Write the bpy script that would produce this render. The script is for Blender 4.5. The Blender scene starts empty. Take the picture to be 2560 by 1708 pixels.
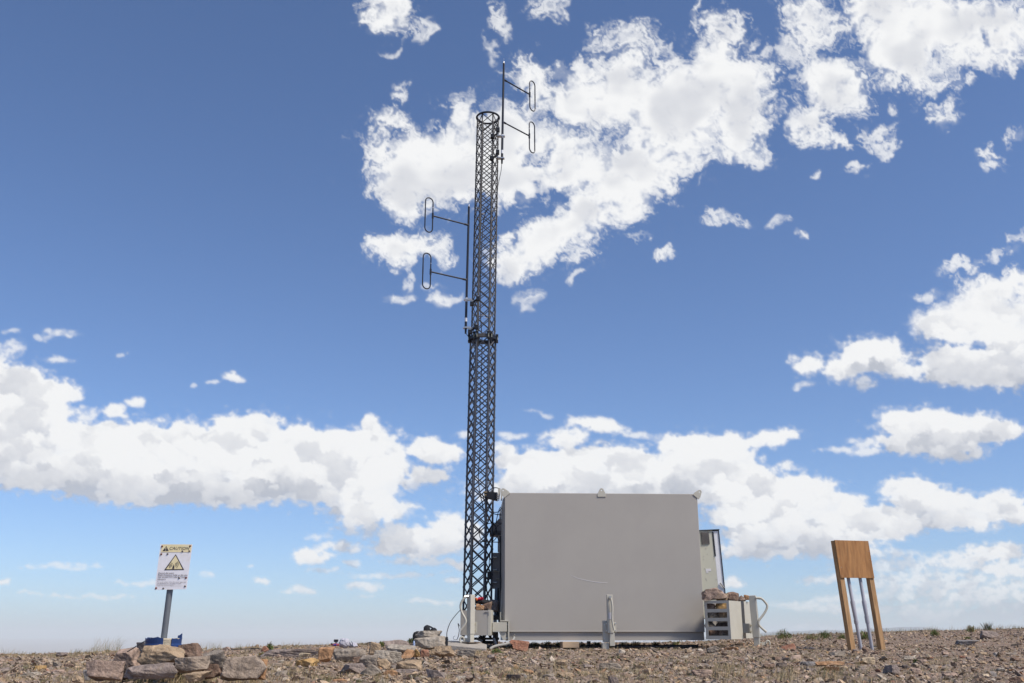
import bpy, bmesh, math, random
import numpy as np
from mathutils import Vector, Matrix, noise
random.seed(7)
sc = bpy.context.scene
col = sc.collection
R = math.radians

# ------------------------------------------------------------------ camera, sky, sun, exposure
FOC, PITCH = 2400.0, R(17.18)                  # focal length in pixels of the 2560 wide picture
cam = bpy.data.cameras.new('camera'); cam_o = bpy.data.objects.new('camera', cam); col.objects.link(cam_o)
cam.lens = 36 * FOC / 2560; cam.sensor_width = 36; cam.clip_start = .05; cam.clip_end = 300000
cam_o.location = (0, 0, 0); cam_o.rotation_euler = (R(90) + PITCH, 0, 0)
sc.camera = cam_o
SUN_EL, SUN_AZ = R(52), R(122)                  # azimuth from +Y towards +X
w = bpy.data.worlds.new('World'); sc.world = w; w.use_nodes = True
nt = w.node_tree; nt.nodes.clear()
sky = nt.nodes.new('ShaderNodeTexSky'); sky.sky_type = 'NISHITA'; sky.sun_disc = False
sky.sun_elevation = SUN_EL; sky.sun_rotation = SUN_AZ
sky.altitude = 1900; sky.air_density = 1.0; sky.dust_density = 3.0; sky.ozone_density = 4.0
bg = nt.nodes.new('ShaderNodeBackground'); bg.inputs['Strength'].default_value = .108
out = nt.nodes.new('ShaderNodeOutputWorld')
tint = nt.nodes.new('ShaderNodeVectorMath'); tint.operation = 'MULTIPLY'; tint.inputs[1].default_value = (.85, .94, 1.07)
nt.links.new(sky.outputs[0], tint.inputs[0]); nt.links.new(tint.outputs[0], bg.inputs[0]); nt.links.new(bg.outputs[0], out.inputs[0])
sun = bpy.data.lights.new('sun', 'SUN'); sun.energy = 3.75; sun.angle = R(14); sun.color = (1, .90, .79)
sun_o = bpy.data.objects.new('sun', sun); col.objects.link(sun_o)
sd = Vector((math.sin(SUN_AZ) * math.cos(SUN_EL), math.cos(SUN_AZ) * math.cos(SUN_EL), math.sin(SUN_EL)))
sun_o.rotation_euler = sd.to_track_quat('Z', 'Y').to_euler()
sc.view_settings.view_transform = 'Standard'; sc.view_settings.look = 'None'
sc.view_settings.exposure = 0.34; sc.view_settings.gamma = 1
sc.cycles.max_bounces = 6; sc.cycles.volume_bounces = 1; sc.cycles.transparent_max_bounces = 16
sc.cycles.volume_step_rate = 4

CP, SP = math.cos(PITCH), math.sin(PITCH)
def ray(px, py):
    a, b = (px - 1280) / FOC, (854 - py) / FOC
    return Vector((a, CP - SP * b, SP + CP * b))
def at(px, py, Y):                              # the point that is Y metres ahead
    d = ray(px, py); return d * (Y / d.y)

# ------------------------------------------------------------------ helpers
def mat(name, base=(.5, .5, .5), rough=.6, metal=0, var=.12, scale=8, bump=.0, bscale=60, spec=.4, stain=None, stain_s=3, stain_lo=.55, stain_hi=.75, attr=None, stretch=None):
    m = bpy.data.materials.new(name); m.use_nodes = True
    n = m.node_tree.nodes; l = m.node_tree.links; b = n['Principled BSDF']
    b.inputs['Roughness'].default_value = rough; b.inputs['Metallic'].default_value = metal
    b.inputs['Specular IOR Level'].default_value = spec
    tc = n.new('ShaderNodeTexCoord'); src = tc.outputs['Object']
    if stretch:
        mp = n.new('ShaderNodeMapping'); mp.inputs['Scale'].default_value = stretch; l.new(src, mp.inputs[0]); src = mp.outputs[0]
    no = n.new('ShaderNodeTexNoise'); no.inputs['Scale'].default_value = scale; no.inputs['Detail'].default_value = 8; no.inputs['Roughness'].default_value = .6
    l.new(src, no.inputs['Vector'])
    ma = n.new('ShaderNodeMapRange'); ma.inputs[1].default_value = .25; ma.inputs[2].default_value = .75
    ma.inputs[3].default_value = 1 - var; ma.inputs[4].default_value = 1 + var; l.new(no.outputs['Fac'], ma.inputs[0])
    mx = n.new('ShaderNodeVectorMath'); mx.operation = 'SCALE'
    if attr:
        at_ = n.new('ShaderNodeAttribute'); at_.attribute_name = attr; l.new(at_.outputs['Color'], mx.inputs[0])
    else: mx.inputs[0].default_value = base
    l.new(ma.outputs[0], mx.inputs['Scale']); cur = mx.outputs[0]
    if stain:
        n2 = n.new('ShaderNodeTexNoise'); n2.inputs['Scale'].default_value = stain_s; n2.inputs['Detail'].default_value = 7; n2.inputs['Roughness'].default_value = .65
        l.new(src, n2.inputs['Vector'])
        m2 = n.new('ShaderNodeMapRange'); m2.inputs[1].default_value = stain_lo; m2.inputs[2].default_value = stain_hi; l.new(n2.outputs['Fac'], m2.inputs[0])
        mi = n.new('ShaderNodeMix'); mi.data_type = 'RGBA'; l.new(m2.outputs[0], mi.inputs[0]); l.new(cur, mi.inputs[6]); mi.inputs[7].default_value = (*stain, 1)
        cur = mi.outputs[2]
    l.new(cur, b.inputs['Base Color'])
    if bump:
        nb = n.new('ShaderNodeTexNoise'); nb.inputs['Scale'].default_value = bscale; nb.inputs['Detail'].default_value = 6; l.new(src, nb.inputs['Vector'])
        bu = n.new('ShaderNodeBump'); bu.inputs['Strength'].default_value = bump; bu.inputs['Distance'].default_value = .02
        l.new(nb.outputs['Fac'], bu.inputs['Height']); l.new(bu.outputs[0], b.inputs['Normal'])
    return m

class MB:
    """collects shapes in world space; build() links them as ONE mesh object"""
    def __init__(s): s.v = []; s.f = []
    def add(s, vs, fs):
        o = len(s.v); s.v += [tuple(v) for v in vs]; s.f += [tuple(i + o for i in f) for f in fs]; return s
    def box(s, c, size, rot=None, taper=1):
        c = Vector(c); h = Vector(size) / 2; vs = []
        for z in (-1, 1):
            for x, y in ((-1, -1), (1, -1), (1, 1), (-1, 1)):
                k = taper if z > 0 else 1
                p = Vector((x * h.x * k, y * h.y * k, z * h.z))
                if rot is not None: p = rot @ p
                vs.append(c + p)
        return s.add(vs, [(3, 2, 1, 0), (4, 5, 6, 7), (0, 1, 5, 4), (1, 2, 6, 5), (2, 3, 7, 6), (3, 0, 4, 7)])
    def prism(s, pts, d):                       # outline (3D points) pushed along d
        n = len(pts); d = Vector(d); a = [Vector(p) for p in pts]
        vs = a + [p + d for p in a]
        return s.add(vs, [tuple(range(n))[::-1], tuple(range(n, 2 * n))] + [(i, (i + 1) % n, n + (i + 1) % n, n + i) for i in range(n)])
    def tube(s, pts, r, n=10, closed=False):
        P = [Vector(p) for p in pts]; N = len(P); rr = r if isinstance(r, (list, tuple)) else [r] * N
        vs = []; prev = None
        for i, p in enumerate(P):
            if closed: t = (P[(i + 1) % N] - P[i - 1]).normalized()
            else: t = (P[min(i + 1, N - 1)] - P[max(i - 1, 0)]).normalized()
            if prev is None:
                a = t.orthogonal().normalized()
            else:
                a = (prev - t * prev.dot(t)).normalized()
            prev = a; b = t.cross(a)
            for k in range(n):
                w_ = 2 * math.pi * k / n; vs.append(p + (a * math.cos(w_) + b * math.sin(w_)) * rr[i])
        fs = []
        for i in range(N if closed else N - 1):
            j = (i + 1) % N
            for k in range(n): fs.append((i * n + k, i * n + (k + 1) % n, j * n + (k + 1) % n, j * n + k))
        if not closed: fs += [tuple(range(n))[::-1], tuple((N - 1) * n + k for k in range(n))]
        return s.add(vs, fs)
    def build(s, name, m, parent=None, base=None, bevel=0, smooth=False, seg=2):
        b = Vector(base) if base is not None else (Vector(parent['_base']) if parent is not None else Vector((0, 0, 0)))
        me = bpy.data.meshes.new(name); me.from_pydata([tuple(Vector(v) - b) for v in s.v], [], s.f)
        bm = bmesh.new(); bm.from_mesh(me); bmesh.ops.recalc_face_normals(bm, faces=bm.faces)
        bm.to_mesh(me); bm.free()
        me.materials.append(m)
        if smooth:
            me.shade_smooth()
            try: me.set_sharp_from_angle(angle=R(38))
            except Exception: pass
        o = bpy.data.objects.new(name, me); col.objects.link(o)
        if parent is None: o.location = b
        else:
            o.parent = parent; o['_base'] = tuple(b)
        if bevel:
            md = o.modifiers.new('bevel', 'BEVEL'); md.width = bevel; md.segments = seg; md.limit_method = 'ANGLE'; md.harden_normals = False
        return o
def tag(o, label=None, cat=None, group=None, kind=None):
    if label: o['label'] = label
    if cat: o['category'] = cat
    if group: o['group'] = group
    if kind: o['kind'] = kind
    return o
def thing(name, base, label, cat, group=None):
    o = bpy.data.objects.new(name, None); col.objects.link(o); o.location = base; o.empty_display_size = .1
    o['_base'] = tuple(base); return tag(o, label, cat, group)
def arc(pts, n=8):                              # Catmull-Rom through the points
    P = [Vector(p) for p in pts]; P = [2 * P[0] - P[1]] + P + [2 * P[-1] - P[-2]]; o = []
    for i in range(1, len(P) - 2):
        for k in range(n):
            t = k / n; a, b, c, d = P[i - 1:i + 3]
            o.append(.5 * ((2 * b) + (c - a) * t + (2 * a - 5 * b + 4 * c - d) * t * t + (3 * b - a - 3 * c + d) * t ** 3))
    o.append(P[-2]); return o
def rotz(a): return Matrix.Rotation(a, 3, 'Z')


# ------------------------------------------------------------------ noise and cloud tables
# --- clouds: each row is an ellipse (x, y, rx, ry, weight[, degrees]) in a tangent chart of the sky
CL = [
# top small pieces
(903,18,48,46,.9),(870,45,25,25,.6),(975,70,30,20,.35),(1150,48,20,32,.4,-30),(1262,18,40,28,.3),(925,212,20,24,.45),(890,115,20,10,.2),(1120,115,14,30,.2),
# main
(1213,160,44,38,.8),(1232,205,36,40,.7),(1250,245,40,30,.6),(1440,88,62,32,.5),(1520,130,34,22,.5,-20),(1600,30,12,35,.4),(1662,48,38,28,.6),(1660,90,30,40,.6),
(1655,160,90,62,1),(1700,215,70,92,1),(1742,270,32,60,.6),(1560,235,140,95,1),(1430,215,110,75,1),(1335,175,42,36,.7),(1340,240,70,50,.9),(1300,320,70,42,.8),(1150,300,80,56,1),(1225,250,50,30,.5),
(1060,270,16,40,.6),(1080,330,110,58,1),(1180,345,100,62,1),(1200,400,100,48,1),(1010,420,120,45,1),(1130,440,90,30,.8),(1260,400,60,34,.9),(1010,345,130,52,.9),(905,285,55,25,.7,20),(870,345,40,40,.6),(960,400,105,55,1),(930,455,42,38,.8),(1100,395,95,50,1),(1190,410,75,35,1),(1290,370,60,38,.8),(1420,390,120,60,1),(1400,440,80,50,1),(1370,480,70,45,.95),(1450,470,38,40,.8,-20),
(1540,310,120,62,1),(1610,370,70,20,.45,-20),(1730,360,30,30,.4),(1700,310,60,50,.9),(1500,400,60,50,.7),(1350,500,70,30,.8),(1290,530,90,38,.9,-15),(1240,570,95,38,.95,-8),(1190,600,55,30,.7),(1160,555,28,18,.6),(1170,625,45,20,.45),(1255,600,60,16,.5,-20),(1160,530,22,12,.7),
# left of tower
(930,566,72,34,1),(985,582,44,24,.8),(866,556,34,12,.6),(930,600,35,12,.5),(908,686,36,8,.45),(1025,696,26,14,.55),(1005,660,20,10,.2),(935,640,12,22,.25),
# top right
(2040,40,110,80,1),(2080,130,95,60,1),(2180,50,130,62,1),(2300,60,110,62,1),(2230,125,75,40,.75),(2320,135,40,25,.6),(1850,30,45,45,.7),(1880,90,55,38,.65),(1830,120,38,55,.3),(1900,185,62,48,.85),(1880,250,55,42,.75,-20),(1868,300,45,26,.7,25),(1920,322,32,16,.7,20),(1935,210,50,60,.6),
(2155,185,45,22,.5),(2010,310,36,20,.4,-30),(2020,340,16,24,.35),(2160,260,22,30,.5,-30),(2228,198,14,14,.5),(2280,355,30,13,.55),(2275,385,22,12,.4),(1970,395,14,16,.4),(1866,408,10,12,.45),(2345,305,32,16,.45),(2045,250,12,10,.3),(2340,150,12,8,.5),
(2210,605,44,12,.5,-22),(2330,552,20,8,.3),(2290,580,30,8,.35,-20),(2117,680,30,8,.45),
# middle strays
(1650,508,55,14,.35,6),(1525,590,32,16,.55),(1850,550,12,12,.5),(1468,552,12,10,.25),(1215,690,26,18,.28,-25),(1212,715,12,10,.3),(1310,640,20,8,.25,-25),(1795,520,16,12,.2),
# right cumulus
(2260,690,72,52,1),(2290,740,95,70,1),(2185,745,70,45,.9),(2120,740,32,22,.6),(2330,660,50,40,.8),(2320,830,70,55,1),(2220,830,110,34,1),(2180,860,60,20,.8),(2000,815,72,38,1),(1930,850,35,30,.8),(2070,850,50,22,.7),(1853,838,34,22,.75),(1850,886,24,6,.4),(2280,870,70,20,.8),(1980,880,30,14,.5),
(2110,975,82,34,1),(2050,960,36,24,.8),(2200,985,95,34,1),(2290,988,55,26,.9),(2130,1018,115,24,.9),(2190,1045,60,14,.7),(1980,1035,40,12,.5),(1925,1034,40,7,.45),(2000,1012,45,10,.5),
# left bank
(30,880,80,40,1),(110,905,62,34,1),(55,950,100,50,1),(165,912,26,16,.8),(20,800,30,16,.45),(12,830,22,12,.4),(8,930,60,90,1),
(40,1040,110,60,1),(160,1010,90,46,1),(250,1000,55,36,1),(330,1010,60,42,1),(420,1010,60,44,1),(290,1060,150,70,1),(530,1000,55,42,1),(590,990,58,38,1),(500,1050,160,62,1),(690,1015,70,36,1),(650,1060,170,70,1),(780,1015,60,30,1),(820,1020,50,36,.9),(852,975,24,24,.9),(870,1050,60,55,1),(850,1090,80,50,1),
(160,1085,190,40,1),(330,1120,170,36,1),(500,1120,200,38,1),(700,1110,180,42,1),(840,1120,80,30,.9),(350,1145,80,16,.6),
(840,1165,90,32,.95),(835,1195,55,26,.6),(830,1215,45,16,.3),
(262,944,26,14,.75),(312,924,20,12,.7),(195,950,22,12,.5),(140,765,38,8,.45,5),(100,775,16,8,.3),(133,822,30,8,.45),(536,865,22,9,.65,8),(492,881,16,4,.45),(445,888,10,4,.3),(25,760,18,5,.3),(285,815,12,5,.2),
# centre low
(995,1035,58,26,.95,10),(1040,1050,20,14,.7),(985,1090,48,20,.85),(950,1108,28,12,.5),(920,1075,20,30,.4),(1060,998,12,8,.5),(1160,1030,30,16,.7),(1180,1060,48,22,.85),(1175,1000,30,8,.5),(1165,1120,30,20,.3),
(950,1245,80,34,.95),(1040,1225,60,40,.8),(900,1265,45,14,.7),(905,1215,30,18,.5),(1050,1190,24,14,.4),(780,1256,52,12,.6),(710,1277,44,16,.8),(810,1292,22,8,.45),(1048,1297,22,10,.75),(1040,1332,18,5,.5),(600,1333,22,7,.6),(690,1354,32,8,.5),(840,1345,42,10,.55),(480,1320,18,5,.45),(575,1303,10,3,.4),(8,1335,18,7,.7),(735,1310,30,6,.3),(830,1370,20,4,.3),(60,1360,40,4,.2),
# behind the container
(1280,1080,110,50,1),(1390,1065,90,42,1),(1470,1085,60,44,1),(1300,1005,50,20,.7,-8),(1375,975,65,14,.75,8),(1450,997,50,8,.5,6),(1240,950,36,4,.3,10),(1400,1130,270,40,1),(1210,1100,60,34,.95),
(1590,1020,80,24,.9),(1680,1015,65,16,.85),(1770,1005,60,17,.85,-6),(1600,1080,100,66,1),(1690,1110,90,50,1),(1650,1060,80,46,.9),(1790,1070,26,10,.6),
(1820,1130,90,40,1),(1900,1160,80,34,1),(1960,1190,90,28,1),(1780,1180,150,50,1),(2020,1212,90,26,1),(1840,1225,180,36,1),(1760,1260,140,20,.7),(1900,1262,120,18,.65),
(2090,1130,62,32,1),(2150,1155,80,32,1),(2220,1180,80,28,1),(2120,1185,110,28,1),(2290,1150,60,22,.8),(2330,1180,60,22,.8),(2250,1205,45,12,.6),
(2285,1268,65,22,.75),(2200,1290,95,22,.55),(2320,1310,90,22,.6),(2120,1300,70,16,.4),(1680,1338,26,12,.75),(2060,1370,60,12,.35),(2180,1360,120,18,.4),(2290,1380,90,14,.4),(2100,1400,70,10,.35),(1950,1375,70,12,.3),(2300,1345,60,10,.4),(2020,1335,20,7,.3),(1760,1300,12,3,.3),(2150,1340,180,26,.45),(2050,1300,120,14,.35),(2250,1365,150,30,.5),(1980,1400,120,12,.35),(2200,1415,160,14,.35),(2330,1400,60,30,.4),(1900,1440,90,6,.3),(200,1370,120,5,.22),(980,1290,90,8,.4),(900,1320,110,6,.3),(330,1340,60,6,.35),(140,1300,70,8,.3),(1000,1380,60,6,.3),(2100,1450,150,8,.3),(1900,1330,60,10,.4),(2020,1270,90,10,.4),(730,1230,30,8,.35),(1850,1390,80,8,.3),(1250,1150,60,30,.6),
]
# holes eaten into the clouds
HO = [(1315,308,32,22,.8),(1235,340,40,16,.4,-60),(1270,440,42,22,.8),(1195,325,14,18,.4),(1685,385,45,16,.5),(1920,100,22,20,.5),(1950,135,40,14,.5),(2265,95,30,14,.5,-40),(1125,255,20,14,.3),(1095,300,8,24,.3),(1250,350,14,28,.3),(2245,795,20,14,.5),(1185,1005,12,8,.3)]

def perlin(x,y,seed):
    rs=np.random.RandomState(seed); perm=rs.permutation(4096); ang=rs.rand(4096)*2*np.pi
    gx=np.cos(ang).astype(np.float32); gy=np.sin(ang).astype(np.float32)
    xi=np.floor(x).astype(np.int64); yi=np.floor(y).astype(np.int64)
    xf=(x-xi).astype(np.float32); yf=(y-yi).astype(np.float32)
    def h(a,b): return perm[(a+perm[b&4095])&4095]
    def dot(a,b,dx,dy):
        k=h(a,b); return gx[k]*dx+gy[k]*dy
    u=xf*xf*xf*(xf*(xf*6-15)+10); v=yf*yf*yf*(yf*(yf*6-15)+10)
    n0=dot(xi,yi,xf,yf)*(1-u)+dot(xi+1,yi,xf-1,yf)*u
    n1=dot(xi,yi+1,xf,yf-1)*(1-u)+dot(xi+1,yi+1,xf-1,yf-1)*u
    return (n0*(1-v)+n1*v)*1.5
def fbm(x,y,seed,octv,gain=.5):
    s=0; a=1
    for i in range(octv):
        s=s+a*perlin(x*2**i+17.3*i,y*2**i-9.1*i,seed+i); a*=gain
    return s
def billow(x,y,seed,octv,gain=.5):
    s=0; a=1; t=0
    for i in range(octv):
        s=s+a*(np.abs(perlin(x*2**i+17.3*i,y*2**i-9.1*i,seed+i))*2-.55); a*=gain
    return -s
def sm(a,b,x):
    t=np.clip((x-a)/(b-a),0,1); return t*t*(3-2*t)
def blur(a,n):
    for ax in (0,1):
        k=np.ones(2*n+1)/(2*n+1)
        c=np.cumsum(np.pad(a,[(n+1,n) if i==ax else (0,0) for i in (0,1)],mode='edge'),axis=ax)
        a=(c[2*n+1:]-c[:-2*n-1])/(2*n+1) if ax==0 else (c[:,2*n+1:]-c[:,:-2*n-1])/(2*n+1)
    return a
def cloud_field(X,Y,st):
    """X,Y grids in the chart (2350 wide); returns alpha and brightness"""
    low=sm(620,800,Y)
    def mix(f,g): return f*(1-low)+g*low
    wx=mix(fbm(X/95,Y/95,11,5,.6)*30,fbm(X/50,Y/50,12,5,.55)*11); wy=mix(fbm(X/95+50,Y/95,31,5,.6)*26,fbm(X/50+50,Y/50,32,5,.55)*7)
    Xw=X+wx; Yw=Y+wy
    M=np.full(X.shape,-.9); W=np.zeros(X.shape)
    for row in CL:
        x,y,rx,ry,w=row[:5]; a=np.radians(row[5] if len(row)>5 else 0)
        rx=rx*1.15;ry=ry*1.15
        R=max(rx,ry)*1.7+60
        j0,j1=np.searchsorted(X[0],[x-R,x+R]); i0,i1=np.searchsorted(Y[:,0],[y-R,y+R])
        if j1<=j0 or i1<=i0: continue
        s=(slice(i0,i1),slice(j0,j1)); dx=Xw[s]-x; dy=Yw[s]-y
        r2=((dx*np.cos(a)+dy*np.sin(a))/rx)**2+((-dx*np.sin(a)+dy*np.cos(a))/ry)**2
        ww=.55+.6*w
        v=np.maximum(ww-ww*r2,-.9)
        m=M[s]; k=.25; h=np.clip(.5+.5*(v-m)/k,0,1); M[s]=m*(1-h)+v*h+k*h*(1-h)*.6
        W[s]=np.maximum(W[s],w*np.exp(-np.maximum(r2-.6,0)*1.2))
    M=np.minimum(M,1.0+.25*(1-low))
    for row in HO:
        x,y,rx,ry,w=row[:5]; a=np.radians(row[5] if len(row)>5 else 0)
        dx=Xw-x; dy=Yw-y
        r2=((dx*np.cos(a)+dy*np.sin(a))/rx)**2+((-dx*np.sin(a)+dy*np.cos(a))/ry)**2
        M-=w*1.5*np.exp(-r2*1.3)
    W=blur(W,max(1,int(6/st)))
    # high clouds: torn, soft
    n1=fbm(X/75,Y/70,5,7,.58)
    n2=1-np.abs(fbm(X/55+wx/40,Y/55+wy/40,55,5,.6))*1.6
    n3=fbm(X/19+wx/16,Y/19+wy/16,141,5,.62); thin=sm(.95,.45,W)
    dh=M*1.15+n3*(.22+.75*thin)+n1*(.40+.45*sm(.85,.4,W))+(n2-.45)*(.22+.45*sm(.85,.4,W))-.10
    ah=sm(-.12,.98+.2*thin,dh)*(.55+.45*sm(.3,.85,W)); ah=.5*ah+.5*blur(ah,1)
    ah=ah*sm(.03,.16,W)
    veil=sm(-.35,.5,M+.7*n1)*.20*sm(.1,.6,W)+sm(-.75,.15,M+n3*.45+n1*.4)*sm(.15,.75,n2)*.42*sm(.04,.3,W)
    ah=np.clip(ah+veil*(1-ah),0,1)
    D=np.clip(dh,0,1.2)
    thick=blur(D,int(26/st))
    g=fbm(X/130,Y/100,44,3,.5)
    Sh=1.0-.15*sm(.5,1.35,thick+.7*g)+.02*n1+.05*sm(.2,.6,D)*(1-sm(.6,1.1,thick))
    Sh-=.05*sm(.9,.2,ah)
    # low clouds: heaps of puffs, lit from above
    fine=fbm(X/24,Y/18,7,6,.62)
    Ml=M+fbm(X/40,Y/34,6,4,.5)*.22+fine*(.12+.8*sm(.95,.45,W))-.04
    in_=np.clip(sm(0,.35,Ml),0,1)
    tau=np.zeros_like(M); step=max(1,int(round(8/st)))
    for k in range(1,13):
        sh=np.zeros_like(M); sh[step*k:]=in_[:-step*k]; tau+=sh*8
    tau=blur(tau,int(4/st)+1)
    al=sm(.0,.22,Ml)*.9; 
    bot=np.zeros_like(M)
    for k in range(1,13):
        sh=np.zeros_like(M); sh[:-step*k]=in_[step*k:]; bot+=sh*8
    bot=blur(bot,int(5/st)+1); gl=fbm(X/120,Y/60,88,4,.55); gm=fbm(X/45,Y/32,98,4,.55)
    Sl=1.02-.22*sm(22,80,tau)*sm(80,8,bot+20*gl)-.19*sm(-.05,.5,gl+.6*gm)*sm(10,50,tau)+.03*sm(30,0,tau)
    base=Sl.copy()
    rs=np.random.RandomState(4)
    N=9000; px=rs.rand(N)*(X[0,-1]-X[0,0])+X[0,0]; py=600+(rs.rand(N)**.9)*820
    ii=np.clip(((py-Y[0,0])/st).astype(int),0,X.shape[0]-1); jj=np.clip(((px-X[0,0])/st).astype(int),0,X.shape[1]-1)
    mv=Ml[ii,jj]; keep=mv>.02; px,py,mv,ii,jj=px[keep],py[keep],mv[keep],ii[keep],jj[keep]
    zs=1-.45*sm(1000,1350,py)
    rad=(7+40*np.clip(mv,0,1)*rs.rand(len(px))**.8)*(.55+.6*rs.rand(len(px)))*zs
    order=np.argsort(py+rs.rand(len(px))*50)
    pw=fbm(X/26,Y/26,201,4,.6)*8; pv=fbm(X/26+9,Y/26,231,4,.6)*8
    for q in order:
        x,y,r=px[q],py[q],rad[q]
        j0,j1=np.searchsorted(X[0],[x-r*1.5-8,x+r*1.5+8]); i0,i1=np.searchsorted(Y[:,0],[y-r*1.3-8,y+r*1.3+8])
        if i1<=i0 or j1<=j0: continue
        s=(slice(i0,i1),slice(j0,j1)); f=min(1,r/18)
        dx=(X[s]-x+pw[s]*f)/(r*1.25); dy=(Y[s]-y+pv[s]*f)/r
        rho=np.sqrt(dx*dx+dy*dy)
        a=sm(1.0,.66,rho)*(.15+.85*sm(.5,-.3,dy))*.8
        lam=-dy*.8+dx*.25+.35*np.sqrt(np.clip(1-rho*rho,0,1))
        b=base[i0+(i1-i0)//2,j0+(j1-j0)//2]+.085*(np.clip(lam,-1,1)-.25)
        Sl[s]=Sl[s]*(1-a)+b*a
        al[s]=1-(1-al[s])*(1-a*in_[s]**.3)
    al=al*(.5+.5*sm(.25,.75,W))*sm(-.04,.26+.5*sm(.95,.5,W),Ml)*sm(.03,.14,W)
    al=np.clip(al+.34*sm(-.6,.25,M+.7*fine)*sm(.04,.4,W)*(1-al),0,1); al=blur(al,1)*.5+al*.5; Sl=Sl-.04*sm(.8,.2,al)+.012*n1+.012*fine
    # flat bases melt into the air
    alpha=mix(ah,al); S=mix(Sh,Sl)
    return np.clip(alpha,0,1),np.clip(S,.6,1.06)

# ------------------------------------------------------------------ sky dome: cloud cover stored on a fine mesh 85 km out
def build_sky():
    st = 2.5; xs = np.arange(-170, 2520, st); ys = np.arange(-150, 1520, st)
    X, Y = np.meshgrid(xs, ys); al, S = cloud_field(X, Y, st)
    edge = sm(-165, -110, X) * sm(2515, 2460, X) * sm(-148, -100, Y) * sm(1515, 1480, Y)
    al = al * edge
    a = (X * 1.08936 - 1280) / FOC; b = (854 - Y * 1.08936) / FOC
    D = np.stack([a, CP - SP * b, SP + CP * b], -1); D /= np.linalg.norm(D, axis=-1, keepdims=True)
    V = (D * 85000).reshape(-1, 3).astype(np.float32)
    h, w_ = X.shape; idx = np.arange(h * w_).reshape(h, w_)
    keep = (np.maximum.reduce([al[:-1, :-1], al[1:, :-1], al[:-1, 1:], al[1:, 1:]]) > .002)
    Q = np.stack([idx[:-1, :-1], idx[1:, :-1], idx[1:, 1:], idx[:-1, 1:]], -1)[keep].reshape(-1, 4)
    used, inv = np.unique(Q, return_inverse=True); Q = inv.reshape(-1, 4); V = V[used]
    me = bpy.data.meshes.new('sky')
    me.vertices.add(len(V)); me.vertices.foreach_set('co', V.ravel())
    me.loops.add(Q.size); me.loops.foreach_set('vertex_index', Q.ravel().astype(np.int32))
    me.polygons.add(len(Q)); me.polygons.foreach_set('loop_start', (np.arange(len(Q)) * 4).astype(np.int32))
    me.update(calc_edges=True)
    for nm, arr in (('cover', al), ('bright', S)):
        at_ = me.attributes.new(nm, 'FLOAT', 'POINT'); at_.data.foreach_set('value', arr.ravel()[used].astype(np.float32))
    m = bpy.data.materials.new('cloud'); m.use_nodes = True; n = m.node_tree.nodes; l = m.node_tree.links; n.clear()
    def attr(nm):
        x = n.new('ShaderNodeAttribute'); x.attribute_name = nm; return x.outputs['Fac']
    em = n.new('ShaderNodeEmission'); tr = n.new('ShaderNodeBsdfTransparent'); mx = n.new('ShaderNodeMixShader'); o = n.new('ShaderNodeOutputMaterial')
    rp = n.new('ShaderNodeValToRGB'); rp.color_ramp.elements[0].position = .70; rp.color_ramp.elements[0].color = (.50, .53, .60, 1)
    rp.color_ramp.elements[1].position = 1.0; rp.color_ramp.elements[1].color = (.93, .935, .94, 1)
    e = rp.color_ramp.elements.new(.86); e.color = (.73, .745, .785, 1)
    l.new(attr('bright'), rp.inputs[0]); l.new(rp.outputs[0], em.inputs[0]); em.inputs[1].default_value = CLOUD_EM
    l.new(attr('cover'), mx.inputs[0]); l.new(tr.outputs[0], mx.inputs[1]); l.new(em.outputs[0], mx.inputs[2]); l.new(mx.outputs[0], o.inputs[0])
    m.cycles.emission_sampling = 'NONE'
    me.materials.append(m)
    ob = bpy.data.objects.new('sky', me); col.objects.link(ob); tag(ob, kind='structure')
CLOUD_EM = .79
build_sky()

# ------------------------------------------------------------------ terrain
_T = [(-200, 1650, 16, 1.0), (0, 1640, 16, 1.0), (150, 1638, 16, 1.0), (300, 1631, 16, 1.0), (520, 1626, 16.5, 1.05), (640, 1620, 17, 1.1), (900, 1611, 19, 1.1), (1100, 1607, 21, 1.05), (1280, 1610, 22, .95),
      (1600, 1609, 22, .95), (1770, 1605, 22, 1.0), (1850, 1597, 22, 1.15), (1920, 1590, 22.5, 1.4), (2100, 1584, 24, 1.7), (2300, 1576, 25, 1.7), (2560, 1570, 25, 1.6), (2800, 1566, 25, 1.6)]
_t = [ray(p, 1600).x / ray(p, 1600).y for p, _, _, _ in _T]
_k = [ray(p, q).z / ray(p, q).y for p, q, _, _ in _T]
_c = [r[2] for r in _T]; _e = [r[3] for r in _T]
def ground_np(x, y, bumps=True):
    x = np.asarray(x, float); y = np.asarray(y, float)
    Yf = np.maximum(np.maximum(y, np.abs(x) * .8), .01)
    t = np.clip(x / Yf, -1.25, 1.25)
    k = np.interp(t, _t, _k); Yc = np.interp(t, _t, _c); e = np.interp(t, _t, _e)
    zc = k * Yc
    s = np.clip((Yf - 7) / (Yc - 7), 0, 1)
    z = -.335 + (zc + .335) * s ** e - np.maximum(7 - Yf, 0) * .012
    u = np.maximum(Yf - Yc, 0); z = z - np.minimum(.13 * u * u / (u + 22), 520)
    z = z + 520 * np.clip((Yf - 20000) / 40000, 0, 1)
    if bumps:
        f = np.clip((60 - Yf) / 30, 0, 1)
        z = z + f * (perlin(x * 1.1, y * .9, 401) * .018 + perlin(x * 3.1, y * 3.1, 402) * .010 + perlin(x * 9, y * 9, 403) * .006)
        far = np.clip((Yf - 300) / 3000, 0, 1) * np.clip((58000 - Yf) / 20000, 0, 1)
        z = z + far * 25 * (perlin(x / 2600, y / 2600, 404) + .5 * perlin(x / 900, y / 900, 405))
    return z
def gz(x, y, bumps=True): return float(ground_np(np.array([x]), np.array([y]), bumps)[0])
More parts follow.
